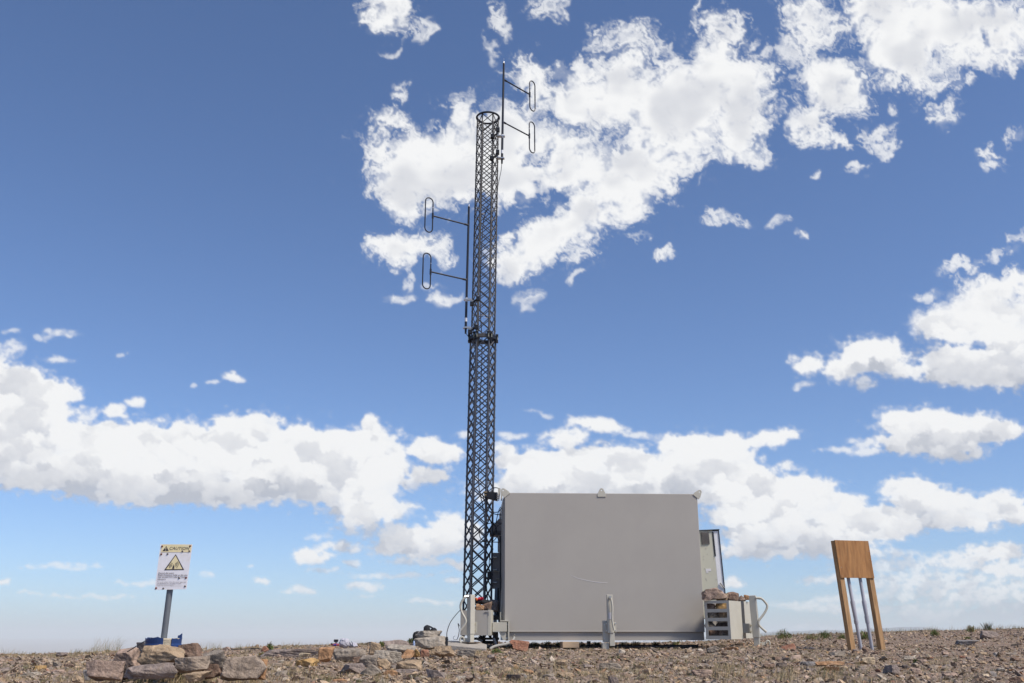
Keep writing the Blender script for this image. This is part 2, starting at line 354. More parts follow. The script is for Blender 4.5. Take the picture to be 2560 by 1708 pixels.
def hit(px, py):                                # where a sight line meets the ground
    d = ray(px, py); Ys = np.arange(5.5, 26, .02); X = d.x / d.y * Ys
    g = ground_np(X, Ys, False); z = d.z / d.y * Ys
    i = np.nonzero(z <= g)[0]
    Y = Ys[i[0]] if len(i) else 24
    return Vector((d.x / d.y * Y, Y, gz(d.x / d.y * Y, Y)))

def build_ground():
    ang = np.concatenate([np.arange(-34, 34, .11), np.arange(34, 326, 2.0)]) * math.pi / 180
    rad = np.concatenate([[.3, 1, 2, 3, 4, 5], np.arange(5.5, 27, .05), np.geomspace(27, 84000, 150)])
    A, Rr = np.meshgrid(ang, rad); X = np.sin(A) * Rr; Y = np.cos(A) * Rr
    m_ = np.maximum(np.abs(X), np.abs(Y)); k = np.minimum(1, 59000 / m_); X *= k; Y *= k
    Z = ground_np(X, Y)
    h, w_ = X.shape; V = np.stack([X, Y, Z], -1).reshape(-1, 3); idx = np.arange(h * w_).reshape(h, w_)
    nx = np.roll(idx, -1, axis=1)
    Q = np.stack([idx[:-1], nx[:-1], nx[1:], idx[1:]], -1).reshape(-1, 4)[:, ::-1]
    me = bpy.data.meshes.new('ground'); V = np.vstack([V, [[0, 0, gz(0, .3)]]])
    faces = Q.tolist() + [(int(idx[0, (j + 1) % w_]), int(idx[0, j]), h * w_) for j in range(w_)]
    me.from_pydata(V.tolist(), [], faces); me.shade_smooth()
    bm = bmesh.new(); bm.from_mesh(me); bmesh.ops.recalc_face_normals(bm, faces=bm.faces); bm.to_mesh(me); bm.free()
    m = mat('dirt', (.235, .178, .125), rough=.95, var=.28, scale=5, bump=.9, bscale=55, spec=.15, stain=(.33, .26, .18), stain_s=1.3, stain_lo=.45, stain_hi=.7)
    n = m.node_tree.nodes; l = m.node_tree.links; b = n['Principled BSDF']
    vo = n.new('ShaderNodeTexVoronoi'); vo.inputs['Scale'].default_value = 36; tc = n.new('ShaderNodeTexCoord'); l.new(tc.outputs['Object'], vo.inputs['Vector'])
    rp = n.new('ShaderNodeValToRGB'); l.new(vo.outputs['Color'], rp.inputs[0])
    for p_, c in ((0, (.085, .062, .05, 1)), (1, (.40, .32, .23, 1)), (.35, (.2, .15, .125, 1)), (.6, (.27, .185, .12, 1)), (.8, (.22, .19, .18, 1))):
        e = rp.color_ramp.elements[0] if p_ == 0 else rp.color_ramp.elements[1] if p_ == 1 else rp.color_ramp.elements.new(p_); e.color = c
    old = b.inputs['Base Color'].links[0].from_socket; mi = n.new('ShaderNodeMix'); mi.data_type = 'RGBA'; mi.inputs[0].default_value = .8
    l.new(old, mi.inputs[6]); l.new(rp.outputs[0], mi.inputs[7]); l.new(mi.outputs[2], b.inputs['Base Color'])
    me.materials.append(m)
    o = bpy.data.objects.new('ground', me); col.objects.link(o); tag(o, kind='structure')
build_ground()

def build_hills():
    prof = [(1780, 1596), (1860, 1591), (1930, 1583), (1985, 1582), (2040, 1579), (2100, 1580), (2150, 1576), (2215, 1574), (2250, 1571), (2300, 1571), (2350, 1577), (2450, 1582), (2560, 1576), (2700, 1580), (2900, 1596)]
    px = np.linspace(1760, 2900, 260); q = np.interp(px, [a for a, _ in prof], [b for _, b in prof])
    q = q - 3.5 + perlin(px / 22, px * 0, 77) * 1.0 + perlin(px / 7, px * 0, 78) * .5
    V = []; F = []
    rows = [(25000, -260, 0), (27000, -60, .45), (29000, 0, 1), (33000, -200, .5), (37000, -400, 0)]
    for Yd, _, s in rows:
        for a, b in zip(px, q):
            d = ray(a, b); top = d.z / d.y * 29000
            jit = float(perlin(np.array([a / 15]), np.array([Yd / 900.]), 79)[0]) * 40 * (0 < s < 1)
            V.append((d.x / d.y * Yd, Yd, -340 + (top + 340) * s + jit))
    n = len(px)
    for i in range(len(rows) - 1):
        for j in range(n - 1): F.append((i * n + j, i * n + j + 1, (i + 1) * n + j + 1, (i + 1) * n + j))
    me = bpy.data.meshes.new('hills'); me.from_pydata(V, [], F); me.shade_smooth()
    me.materials.append(mat('far_hill', (.045, .055, .055), rough=1, scale=.002, var=.3, spec=.1))
    o = bpy.data.objects.new('hills', me); col.objects.link(o); tag(o, kind='structure')
build_hills()

# ------------------------------------------------------------------ haze
def build_haze():
    m = bpy.data.materials.new('haze'); m.use_nodes = True; n = m.node_tree.nodes; l = m.node_tree.links; n.clear()
    v = n.new('ShaderNodeVolumePrincipled'); o = n.new('ShaderNodeOutputMaterial'); l.new(v.outputs[0], o.inputs['Volume'])
    v.inputs['Color'].default_value = (.90, .985, 1, 1); v.inputs['Density'].default_value = HAZE; v.inputs['Anisotropy'].default_value = .0
    b = MB(); b.box((0, 0, -75), (120000, 120000, 1030)); ob = b.build('haze', m); tag(ob, kind='stuff')
HAZE = 4.4e-5
build_haze()

# ------------------------------------------------------------------ materials
M_TAN = mat('warm_grey_paint', (.375, .357, .320), rough=.55, var=.035, scale=1.3, bump=.02, bscale=40, stain=(.35, .33, .30), stain_s=.9, stain_lo=.5, stain_hi=.8)
M_TAN2 = mat('khaki_paint', (.47, .455, .385), rough=.5, var=.06, scale=6, bump=.03, bscale=120, stain=(.30, .235, .17), stain_s=7, stain_lo=.66, stain_hi=.85)  # khaki parts; also paints the sunlit sides of two ballast bins
M_OLIVE = mat('pale_olive_paint', (.50, .50, .41), rough=.5, var=.04, scale=3)
M_WHITE = mat('white_sheet', (.72, .74, .76), rough=.5, var=.05, scale=9)
M_STEEL = mat('galvanised_steel', (.085, .09, .104), rough=.45, metal=.55, var=.3, scale=22, bump=.05, bscale=90)
M_STEELUP = mat('weathered_steel', (.085, .082, .08), rough=.55, metal=.4, var=.3, scale=22)
M_BLACK = mat('black_paint', (.012, .012, .014), rough=.45, var=.3, scale=20)
M_MAST = mat('dark_anodised_tube', (.028, .031, .040), rough=.38, metal=.3, var=.2, scale=10)
M_BRASS = mat('yellowed_zinc', (.55, .46, .28), rough=.35, metal=.8, var=.15, scale=30)
M_ZINC = mat('bright_zinc', (.55, .55, .53), rough=.35, metal=.8, var=.15, scale=30)
M_CABLE = mat('black_cable', (.014, .014, .016), rough=.5, var=.2)
M_GREY = mat('grey_enclosure', (.32, .31, .30), rough=.6, var=.08, scale=5)
M_DKGREY = mat('dark_grey_enclosure', (.30, .29, .285), rough=.6, var=.1, scale=5)
M_PIPE = mat('blue_grey_tube', (.17, .19, .21), rough=.4, metal=.3, var=.1)
M_LABEL = mat('paper_label', (.62, .62, .64), rough=.6, var=.08, scale=60)
M_RED = mat('red_webbing', (.42, .012, .03), rough=.7, var=.3, scale=30)
M_ORANGE = mat('orange_webbing', (.55, .13, .02), rough=.7, var=.2, scale=30)
M_CONC = mat('concrete', (.33, .305, .265), rough=.95, var=.15, scale=9, bump=.5, bscale=45, spec=.2, stain=(.22, .2, .17), stain_s=5)
M_WOOD = mat('sawn_pine', (.38, .235, .115), rough=.75, var=.38, scale=3, bump=.3, bscale=9, stretch=(11, 11, 1.1), stain=(.29, .15, .055), stain_s=2.4, stain_lo=.5, stain_hi=.72)
M_PLY = mat('plywood_face', (.33, .165, .058), rough=.6, var=.34, scale=2.2, bump=.15, bscale=12, stretch=(9, 9, 1.2), stain=(.22, .095, .028), stain_s=1.6, stain_lo=.48, stain_hi=.7)
M_PVC = mat('grey_pvc', (.36, .37, .41), rough=.45, var=.06, scale=10)
M_BLUE = mat('blue_plastic', (.02, .05, .16), rough=.4, var=.3, scale=14)
M_CLOTH = mat('black_fabric', (.010, .011, .014), rough=.85, var=.3, scale=40)

# ------------------------------------------------------------------ the shelter
YAW = R(2.5); CE = Vector((math.cos(YAW), math.sin(YAW), 0)); CN = Vector((-math.sin(YAW), math.cos(YAW), 0))
_p = at(1261, 1600, 17.0); CA = Vector((_p.x, _p.y, 0))
def C(u, v, z): return CA + CE * u + CN * v + Vector((0, 0, z))
def front(px, py, v=0.0):                        # meets the container front, v metres behind it
    d = ray(px, py); k = (CA + CN * v).dot(CN) / d.dot(CN); p = d * k; return p
def fu(px, py, v=0.0): q = front(px, py, v) - CA; return q.dot(CE), q.z
RC = Matrix((CE, CN, Vector((0, 0, 1)))).transposed()
CW = fu(1763, 1590)[0]; ZB, ZS, ZT = -.032, .105, fu(1261.5, 1232)[1]; CD = 2.40
cont = thing('equipment_container', C(CW / 2, 0, ZB), 'large plain warm grey steel equipment container standing on jacks beside the lattice tower', 'container')
b = MB(); b.box(C(CW / 2, CD / 2, (ZS + ZT) / 2), (CW, CD, ZT - ZS), RC); b.build('body', M_TAN, cont, bevel=.008)
b = MB(); b.box(C(CW / 2, CD / 2, (ZB + ZS) / 2 - .001), (CW - .02, CD - .06, ZS - ZB), RC); b.build('skid_beam', M_TAN, cont, bevel=.004)
b = MB(); b.box(C(CW / 2, .012, ZS + .006), (CW + .004, .036, .016), RC); b.build('bottom_rail', M_TAN, cont, bevel=.003)
# left end frame strip, top edge trim
b = MB(); b.box(C(-.014, CD / 2, (ZS + ZT) / 2 - .02), (.028, CD - .12, ZT - ZS - .14), RC); b.build('end_door', M_TAN, cont, bevel=.004)
for dv in (.25, 1.2, 2.1):
    b = MB(); b.tube([C(-.035, dv, .3), C(-.035, dv, 2.25)], .012, 8); b.build('lock_rod', M_TAN, cont, smooth=True)
def lug(px, py, rot=0, w_=.15, v=-.012):
    u, z = fu(px, py, v); n_ = 12; R0 = .038; hz = z
    out = [(-w_ / 2, -.115), (w_ / 2, -.115), (w_ / 2, -.065)] + [(R0 * math.cos(R(20 + 140 * i / n_)), R0 * math.sin(R(20 + 140 * i / n_))) for i in range(n_ + 1)] + [(-w_ / 2, -.065)]
    hole = [(.013 * math.cos(R(90 - 360 * i / 12)), .013 * math.sin(R(90 - 360 * i / 12))) for i in range(13)]
    i0 = 3 + n_ // 2; out = out[:i0 + 1] + hole + out[i0:]
    c, s = math.cos(rot), math.sin(rot)
    pts = [C(u + (x * c - y * s), v, hz + (x * s + y * c)) for x, y in out]
    b = MB(); b.prism(pts, CN * .022); return b
lug(1504, 1226).build('lifting_lug', M_TAN2, cont, bevel=.002)
lug(1258, 1226, R(38), .13).build('lifting_lug', M_TAN2, cont, bevel=.002)
lug(1749, 1230, R(-38), .13).build('lifting_lug', M_TAN2, cont, bevel=.002)
# a curved scratch in the paint and the small hand latch on the skid
b = MB(); sp = arc([front(x, y, -.0003) for x, y in ((1425, 1437), (1445, 1446), (1475, 1453), (1500, 1456.5), (1520, 1457))], 5)
N_ = len(sp); b.tube(sp, [.0008 + .0026 * math.sin(math.pi * min(1, (i + 1) / N_ * .8)) for i in range(N_)], 5); b.build('scratch', M_LABEL, cont)
b = MB(); b.tube([front(1282, 1594, -.03), front(1287, 1587, -.05)], .012, 8); b.build('latch', M_ZINC, cont, smooth=True)

def bolt(b, p, d, r=.014, h=.014): d = Vector(d).normalized(); b.append((Vector(p), Vector(p) + d * h, r))
def bolts(b, m, par, name='bolt'):
    for p, q, r in b: MB().tube([p, q], r, 6).build(name, m, par)
def handle(par, pts, r, m=M_TAN2):
    b = MB(); b.tube(arc(pts, 6), r, 10); return b.build('crank_handle', m, par, smooth=True)
UP = Vector((0, 0, 1))
def zat(py, Y, px=1280): return at(px, py, Y).z
# --- centre jack
jr = thing_part = None
def part_empty(name, base, parent):
    return None
YJ = 16.55
b = MB(); z0, z1 = zat(1583, YJ, 1525), zat(1487, YJ, 1525); jx = at(1527, 1583, YJ).x
b.box((jx, YJ + .05, (z0 + z1) / 2), (.100, .10, z1 - z0)); cj = b.build('jack_post', M_TAN2, cont, bevel=.006)
b = MB(); za = zat(1612, YJ, 1525); b.box((jx + .022, YJ + .05, (z0 + za) / 2 - .01), (.082, .08, z0 - za + .02)); b.build('jack_foot', M_TAN2, cj, bevel=.004)
b = MB(); p = at(1514.5, 1552, YJ + .12); q = at(1514.5, 1606, YJ + .12); b.box((p.x, YJ + .12, (p.z + q.z) / 2), (.115, .10, p.z - q.z)); 
b.box((jx - .002, YJ + .068, (zat(1556, YJ) + zat(1581, YJ)) / 2), (.20, .016, zat(1556, YJ) - zat(1581, YJ))); b.build('mount_plate', M_TAN2, cj, bevel=.004)
b = []
for x in (1516.5, 1538.5):
    for y in (1559, 1577): bolt(b, at(x, y, YJ + .058), (0, -1, 0), .012, .012)
bolt(b, at(1511, 1562, YJ + .07), (0, -1, 0), .012, .012); bolt(b, at(1511, 1597, YJ + .07), (0, -1, 0), .012, .012)
bolts(b, M_ZINC, cj)
handle(cj, [at(x, y, YJ - .045) for x, y in ((1525, 1493), (1528.5, 1502), (1531, 1520), (1530.5, 1548), (1532.5, 1562), (1535.5, 1576))], .017)
b = MB(); b.tube([at(1525, 1493.5, YJ + .0), at(1525, 1493.5, YJ - .07)], .02, 8); b.build('crank_hub', M_ZINC, cj, smooth=True)
b = MB(); p, q = at(1521.4, 1531.5, YJ), at(1528.6, 1548, YJ); b.box(((p.x + q.x) / 2, YJ - .002, (p.z + q.z) / 2), (abs(q.x - p.x), .003, abs(p.z - q.z))); b.build('label', M_LABEL, cj)
# --- left corner bracket and arm
YB = 16.85
def boxpx(b, x0, y0, x1, y1, Y, depth, rot=None):
    p, q = at(x0, y0, Y), at(x1, y1, Y); b.box(((p.x + q.x) / 2, Y + depth / 2, (p.z + q.z) / 2), (abs(q.x - p.x), depth, abs(p.z - q.z)), rot); return b
b = MB(); boxpx(b, 1231, 1556, 1267, 1579.5, YB - .03, .14); arm = b.build('outrigger_arm', M_TAN2, cont, bevel=.004)
b = MB(); boxpx(b, 1264, 1552, 1270, 1602, YB + .04, .02); boxpx(b, 1270, 1551.5, 1273.2, 1601, YB - .02, .09); boxpx(b, 1250, 1551.2, 1272, 1554, YB - .02, .2)
b.build('corner_plate', M_TAN2, cont, bevel=.003)
b = MB(); b.prism([at(x, y, YB) for x, y in ((1247, 1580.5), (1265, 1580.5), (1265, 1601), (1258, 1601))], (0, .012, 0)); b.build('gusset', M_TAN2, cont)
b = []
for y in (1561, 1596): bolt(b, at(1266.5, y, YB + .038), (0, -1, 0), .017, .02)
bolts(b, M_ZINC, cont)

def jack(px0, py0, px1, py1, Y, s, yaw, name_bits):
    """corner jack: a square tube from (px1,py1) at the foot to (px0,py0) at the head"""
    top = at(px0, py0, Y); bot = at(px1, py1, Y); zc = bot.z + (top.z - bot.z) * .17
    bx = bot.x; rot = rotz(yaw)
    b = MB(); b.box(((top.x + bx) / 2, Y, (top.z + zc) / 2), (s, s, top.z - zc), Matrix.Rotation(math.atan2(top.x - bx, top.z - bot.z), 3, 'Y') @ rot)
    jp = b.build('jack_post', M_TAN2, cont, bevel=.006)
    b = MB(); b.box((bx, Y, (bot.z + zc) / 2), (s * .84, s * .84, zc - bot.z + .02), rot); b.build('jack_foot', M_TAN2, jp, bevel=.004)
    b = MB(); b.box((bx, Y, bot.z - .004), (.24, .20, .012), rot); b.build('foot_plate', mat('rusty_plate', (.12, .085, .06), rough=.8), jp)
    return jp
# left jack
YL = 16.45
lj = jack(1177.5, 1487, 1176.5, 1606, YL, .098, R(42), None)
handle(lj, [at(x, y, YL - .06) for x, y in ((1164, 1493), (1157, 1500), (1151.5, 1514), (1154, 1530), (1163, 1547), (1164, 1557), (1157, 1569), (1151.5, 1576))], .019)
b = MB(); b.tube([at(1171, 1491, YL - .02), at(1161, 1492.5, YL - .06)], .022, 8); b.build('crank_hub', M_ZINC, lj, smooth=True)
b = MB(); boxpx(b, 1184, 1555, 1192.5, 1582, YL + .05, .02); b.build('bolt_plate', M_TAN2, lj, bevel=.002)
b = []
for y in (1561, 1577): bolt(b, at(1187, y, YL + .05), (0, -1, 0), .016, .015)
bolts(b, M_BRASS, lj)
b = MB(); boxpx(b, 1158, 1595, 1171, 1604.5, YL, .1); ring_ = [at(1155, 1600, YL) + Vector((.035 * math.cos(a), 0, .045 * math.sin(a))) for a in np.linspace(0, 2 * math.pi, 14)[:-1]]
b.tube(ring_, .017, 8, closed=True); b.build('foot_ring', M_TAN2, lj, smooth=True)
# right jack
YR = 16.9
rj = jack(1881, 1489, 1893.5, 1616, YR, .112, R(-22), None)
handle(rj, [at(x, y, YR - .07) for x, y in ((1889, 1495), (1902, 1496), (1913, 1506), (1918, 1517), (1911, 1533), (1898, 1551), (1897.5, 1562), (1905, 1571), (1916, 1580.5))], .019)
b = MB(); b.tube([at(1884, 1494.5, YR - .03), at(1904, 1496.5, YR - .07)], .02, 8); b.build('crank_hub', M_PIPE, rj, smooth=True)
b = MB(); boxpx(b, 1873.5, 1559, 1881, 1584, YR - .09, .02); b.build('bolt_plate', M_TAN2, rj, bevel=.002)
b = []
for y in (1564, 1579): bolt(b, at(1877, y, YR - .09), (0, -1, 0), .014, .015)
bolts(b, M_BRASS, rj)
b = MB(); boxpx(b, 1899, 1606, 1915, 1616, YR, .09); ring_ = [at(1920, 1609, YR) + Vector((.03 * math.cos(a), 0, .045 * math.sin(a))) for a in np.linspace(-.5, math.pi, 9)]
b.tube(ring_, .015, 8); b.build('foot_ring', M_TAN2, rj, smooth=True)
b = MB(); boxpx(b, 1856, 1559, 1876, 1583, YR + .1, .12); b.build('outrigger_arm', M_TAN2, cont, bevel=.004)

# --- equipment on the left end wall
YE = 17.9
def part(name, x0, y0, x1, y1, Y, depth, m, par=cont, bevel=.004):
    b = MB(); boxpx(b, x0, y0, x1, y1, Y, depth); return b.build(name, m, par, bevel=bevel)
b = MB(); b.prism([at(x, y, YE) for x, y in ((1224, 1338.5), (1224, 1323), (1247, 1297), (1256, 1297), (1256, 1338.5))], (0, .35, 0)); hood = b.build('weather_hood', M_DKGREY, cont, bevel=.004)
b = MB()
for i in range(12): x = 1225.5 + i * 2.5; boxpx(b, x, 1327, x + .9, 1338, YE - .01, .012)
b.build('louvre', M_BLACK, hood)
cab = part('cabinet', 1231, 1382, 1255.5, 1470.5, YE, .3, M_DKGREY)
for y in (1394, 1425, 1457):
    b = MB(); p = at(1232, y, YE - .03); q = at(1242, y - .5, YE - .03); b.tube([p, q], .019, 10); b.build('hinge', M_ZINC, cab, smooth=True)
fr = MB(); boxpx(fr, 1231, 1427.5, 1254, 1429, YE - .07, .06); boxpx(fr, 1240, 1446, 1252, 1447.5, YE - .07, .06); boxpx(fr, 1250.5, 1429, 1254.5, 1446.5, YE - .07, .06)
fr.build('pipe_bracket', M_TAN2, cont)
part('junction_box', 1218, 1429, 1226, 1448, 17.5, .12, M_BLACK)
b = MB(); b.tube([at(1247, 1340, 17.7), at(1246.5, 1380, 17.7)], .018, 8); b.build('conduit', M_GREY, cont, smooth=True)
b = MB(); b.tube([at(1241.5, 1470, 17.75), at(1239, 1545, 17.7)], .034, 12); b.build('hydraulic_tube', M_PIPE, cont, smooth=True)
b = MB(); b.tube([at(1238, 1548, 17.7), at(1238, 1562, 17.7)], .03, 10); b.build('tube_end', M_WHITE, cont, smooth=True)
b = MB(); b.tube([at(1245.5, 1470, 17.78), at(1244, 1545, 17.78)], .02, 8); b.tube([at(1251.5, 1340, 17.3), at(1251.5, 1400, 17.3), at(1250.5, 1470, 17.2), at(1249, 1555, 17.1)], .014, 8); b.build('black_pipe', M_CABLE, cont, smooth=True)
part('black_block', 1233.5, 1539, 1250, 1549.5, 17.3, .2, M_BLACK)
part('strap_plate', 1250, 1530, 1253, 1550, 17.05, .03, M_TAN2)
# under frame below the tower
b = MB(); boxpx(b, 1183, 1594, 1247, 1600, 17.2, .5); boxpx(b, 1196, 1591, 1213, 1603, 17.3, .2); boxpx(b, 1232, 1580, 1245, 1614, 17.1, .25); boxpx(b, 1205, 1602, 1236, 1610, 17.5, .3); b.build('under_frame', M_BLACK, cont, bevel=.004)
MB().tube([at(1234, 1596, 16.95), at(1240, 1612, 16.95)], .025, 8).build('drive_rod', M_PIPE, cont, smooth=True); MB().tube([at(1190, 1596, 16.9), at(1206, 1603, 16.9)], .02, 8).build('drive_rod', M_PIPE, cont, smooth=True)

# ------------------------------------------------------------------ ballast bins
def bin_frame(K, th, z0, z1):
    e1 = Vector((-math.cos(th), math.sin(th), 0)); e2 = Vector((math.sin(th), math.cos(th), 0)); return e1, e2
def plate(b, O, e1, e2, u0, u1, v0, v1, z0, z1):
    pts = [O + e1 * u + e2 * v for u, v in ((u0, v0), (u1, v0), (u1, v1), (u0, v1))]
    pts = [Vector((p.x, p.y, z0)) for p in pts]; b.prism(pts, (0, 0, z1 - z0)); return b
th = R(33); K = at(1822, 1500, 16.45); z1 = zat(1501, 16.45, 1822); z0 = zat(1598.5, 16.45, 1822); K.x = at(1825, 1550, 16.45).x; K.z = 0; e1, e2 = bin_frame(K, th, z0, z1); W_, D_ = .435, .56
gb = thing('ballast_bin', Vector((K.x, K.y, z0)), 'khaki ballast bin with four open slots, full of rocks, right of the container', 'ballast bin', 'steel ballast bins on the outriggers')
b = MB(); sl = [(1508, 1522), (1530.5, 1544.5), (1553, 1566.5), (1575.5, 1589.5)]; sz = [(zat(a, 16.45, 1800), zat(c, 16.45, 1800)) for a, c in sl]
plate(b, K, e1, e2, 0, .045, 0, .006, z0, z1); plate(b, K, e1, e2, W_ - .045, W_, 0, .006, z0, z1)
prev = z1
for a, c in sz: plate(b, K, e1, e2, .045, W_ - .045, 0, .006, a, prev); prev = c
plate(b, K, e1, e2, .045, W_ - .045, 0, .006, z0, prev)
b.build('slotted_front', M_TAN2, gb)
b = MB(); plate(b, K, e1, e2, -.001, .006, .006, D_, z0, z1 - .002); b.build('side_plate', M_TAN2, gb)
b = MB(); plate(b, K, e1, e2, .006, W_, D_ - .006, D_, z0, z1); plate(b, K, e1, e2, W_ - .006, W_, .006, D_ - .006, z0, z1); plate(b, K, e1, e2, .006, W_ - .006, .006, D_ - .006, z0, z0 + .006); b.build('inner_walls', M_GREY, gb)
K2 = at(1864, 1503, 17.25); K2.z = 0; K2.x = at(1862, 1545, 17.25).x; zz1, zz0 = zat(1503, 17.25, 1864), zat(1596, 17.25, 1864); f1, f2 = bin_frame(K2, R(30), zz0, zz1)
gb2 = thing('ballast_bin', Vector((K2.x, K2.y, zz0)), 'plain sided khaki ballast bin behind the slotted one, next to the right jack', 'ballast bin', 'steel ballast bins on the outriggers')
b = MB(); plate(b, K2, f1, f2, 0, .16, 0, .006, zz0, zz1); b.build('front_plate', M_TAN, gb2)
b = MB(); plate(b, K2, f1, f2, -.001, .006, .006, .42, zz0, zz1 - .002); b.build('side_plate', M_TAN2, gb2)  # lighter than the front: sun on the right-facing side put into the colour
b = MB(); plate(b, K2, f1, f2, .006, .4, .42, .426, zz0, zz1); plate(b, K2, f1, f2, .16, .4, 0, .006, zz0, zz1); plate(b, K2, f1, f2, .4, .406, 0, .42, zz0, zz1); plate(b, K2, f1, f2, .006, .4, .006, .42, zz0, zz0 + .006); b.build('inner_walls', M_GREY, gb2)
# left bin, just in front of the tower foot
K3 = at(1227, 1525, 16.62); K3.z = 0; y1_, y0_ = zat(1526, 16.62, 1227), zat(1588.5, 16.62, 1227); g1, g2 = bin_frame(K3, R(3.5), 0, 0)
gb3 = thing('ballast_bin', Vector((K3.x, K3.y, y0_)), 'boxy warm grey ballast bin behind the left jack at the tower foot', 'ballast bin', 'steel ballast bins on the outriggers')
b = MB(); plate(b, K3, g1, g2, 0, .50, 0, .006, y0_, y1_); b.build('front_plate', M_TAN, gb3)
b = MB(); plate(b, K3, g1, g2, -.001, .006, .006, .55, y0_, y1_ + .01); plate(b, K3, g1, g2, .0, .045, -.004, -.001, y0_ - .003, y1_ + .01); b.build('side_plate', M_TAN2, gb3)  # side and edge strip lighter than the front: sunlight painted in by colour
b = MB(); plate(b, K3, g1, g2, .006, .5, .55, .556, y0_, y1_); plate(b, K3, g1, g2, .5, .506, 0, .55, y0_, y1_); plate(b, K3, g1, g2, .006, .5, .006, .55, y0_, y0_ + .006); b.build('inner_walls', M_GREY, gb3)
b = MB(); boxpx(b, 1212, 1528.5, 1222, 1530.5, 16.61, .012); boxpx(b, 1221, 1530, 1222.5, 1538, 16.61, .012); b.build('latch', M_DKGREY, gb3)

# ------------------------------------------------------------------ air conditioner on the right end wall
YA = 17.75
def P2(x, y, Y=YA): return at(x, y, Y)
ac = thing('air_conditioner', at(1790, 1500, YA), 'tall pale olive wall-mounted air conditioner on the right end of the container', 'air conditioner')
zt, zb = at(1780, 1326, YA).z, at(1790, 1545, YA).z; xl = at(1735, 1490, YA).x; xm = at(1798, 1490, YA).x; xr = at(1813, 1490, YA).x
b = MB(); b.box(((xl + xm) / 2, YA + .45, (zt + zb) / 2), (xm - xl, .9, zt - zb)); b.build('casing', M_OLIVE, ac, bevel=.006)
b = MB(); b.box(((xm + xr) / 2, YA + .45, (zt + zb) / 2 - .01), (xr - xm - .002, .898, zt - zb - .012)); b.build('condenser_frame', M_WHITE, ac, bevel=.003)
b = MB(); b.box((xr + .006, YA + .44, (zt + zb) / 2), (.012, .91, zt - zb)); b.box(((xl + xr) / 2, YA + .44, zt + .006), (xr - xl + .04, .93, .014)); b.build('edge_trim', mat('dark_blue_trim', (.03, .04, .055), rough=.5), ac)
b = MB(); lx0, lx1 = at(1751, 1330, YA).x + .055, at(1770.5, 1330, YA).x + .055; lz1, lz0 = at(1760, 1330, YA).z, at(1760, 1360, YA).z; b.box(((lx0 + lx1) / 2, YA - .004, (lz0 + lz1) / 2), (lx1 - lx0, .012, lz1 - lz0)); lv = b.build('vent_grille', M_BLACK, ac)
b = MB()
for i in range(11):
    z = lz0 + (lz1 - lz0) * (i + .5) / 11; b.box(((lx0 + lx1) / 2, YA - .016, z), (lx1 - lx0 - .01, .012, .0035), Matrix.Rotation(R(-20), 3, 'X'))
b.build('slat', M_DKGREY, lv)
b = MB(); n_ = 34; ft, fb = at(1790, 1330, YA).z, at(1790, 1391, YA).z
for i in range(n_):
    z = fb + (ft - fb) * (i + .5) / n_; b.box((xm + .012, YA - .004, z), (.016, .008, (ft - fb) / n_ * .5))
b.box((xm - .001, YA - .003, (ft + fb) / 2), (.014, .012, ft - fb)); b.build('coil_fins', M_BLACK, ac)
b = []
for x, y in ((1770, 1371), (1764, 1390), (1763, 1398), (1789, 1391), (1789, 1397), (1765, 1421), (1767, 1446), (1769, 1449), (1793, 1449), (1773, 1385)):
    bolt(b, at(x, y, YA - .002), (0, -1, 0), .006, .004)
bolts(b, M_DKGREY, ac, 'screw')
b = MB(); boxpx(b, 1767.5, 1421.5, 1781, 1427.5, YA - .004, .006); boxpx(b, 1768, 1428, 1774, 1431.5, YA - .004, .006); b.build('label', M_LABEL, ac)
b = MB(); b.tube([at(1802, 1458, YA - .02), at(1812, 1471, YA - .02)], .012, 8); b.build('latch', M_GREY, ac, smooth=True)
ac.rotation_euler = (0, -.042, 0)

# ------------------------------------------------------------------ lattice tower
YT = 17.6
def tower_axis(z): 
    return Vector((-.6215 + (z + .09) * (.1235 / 10.36), YT, z))
z_lo = zat(1560, YT, 1193); z_mid = at(1205, 851, YT).z; z_top = at(1220, 296, YT).z
tw = thing('lattice_tower', tower_axis(zat(1600, YT, 1193)), 'slender dark steel lattice tower rising high beside the left end of the container', 'tower')
def hexp(z, r): c = tower_axis(z); return [c + Vector((r * math.cos(R(60 * k)), r * math.sin(R(60 * k)), 0)) for k in range(6)]
def section(z0, z1, r0, r1, pitch, rl, rd, m, stagger=False):
    A, B = hexp(z0, r0), hexp(z1, r1)
    for k in range(6):
        b = MB(); b.tube([A[k], B[k]], rl, 8); b.build('tower_leg', m, tw, smooth=True)
    n = int(round((z1 - z0) / pitch)); b = MB(); bj = b
    for k in range(6):
        k2 = (k + 1) % 6
        for i in range(n):
            s_ = .5 if stagger and k < 3 and i < n - 1 else 0
            p, q = A[k].lerp(B[k], (i + s_) / n), A[k].lerp(B[k], (i + 1 + s_) / n); p2, q2 = A[k2].lerp(B[k2], (i + s_) / n), A[k2].lerp(B[k2], (i + 1 + s_) / n)
            b.tube([p, q2], rd, 5); b.tube([p2, q], rd, 5)
        for i in range(n + 1):
            c = A[k].lerp(B[k], i / n); bj.tube([c - UP * rl * .9, c + UP * rl * .9], rl * 1.35, 6)
    b.build('cross_bracing', m, tw, smooth=True)
section(z_lo - .25, z_mid + .02, .246, .238, .223, .0185, .0115, M_STEEL)
section(z_mid - .02, z_top, .222, .215, .203, .0145, .0088, M_STEELUP, True)
c = tower_axis(z_top + .01); b = MB(); b.tube([c + Vector((.231 * math.cos(a), .231 * math.sin(a), 0)) for a in np.linspace(0, 2 * math.pi, 49)[:-1]], .021, 8, closed=True); b.build('top_ring', M_MAST, tw, smooth=True)
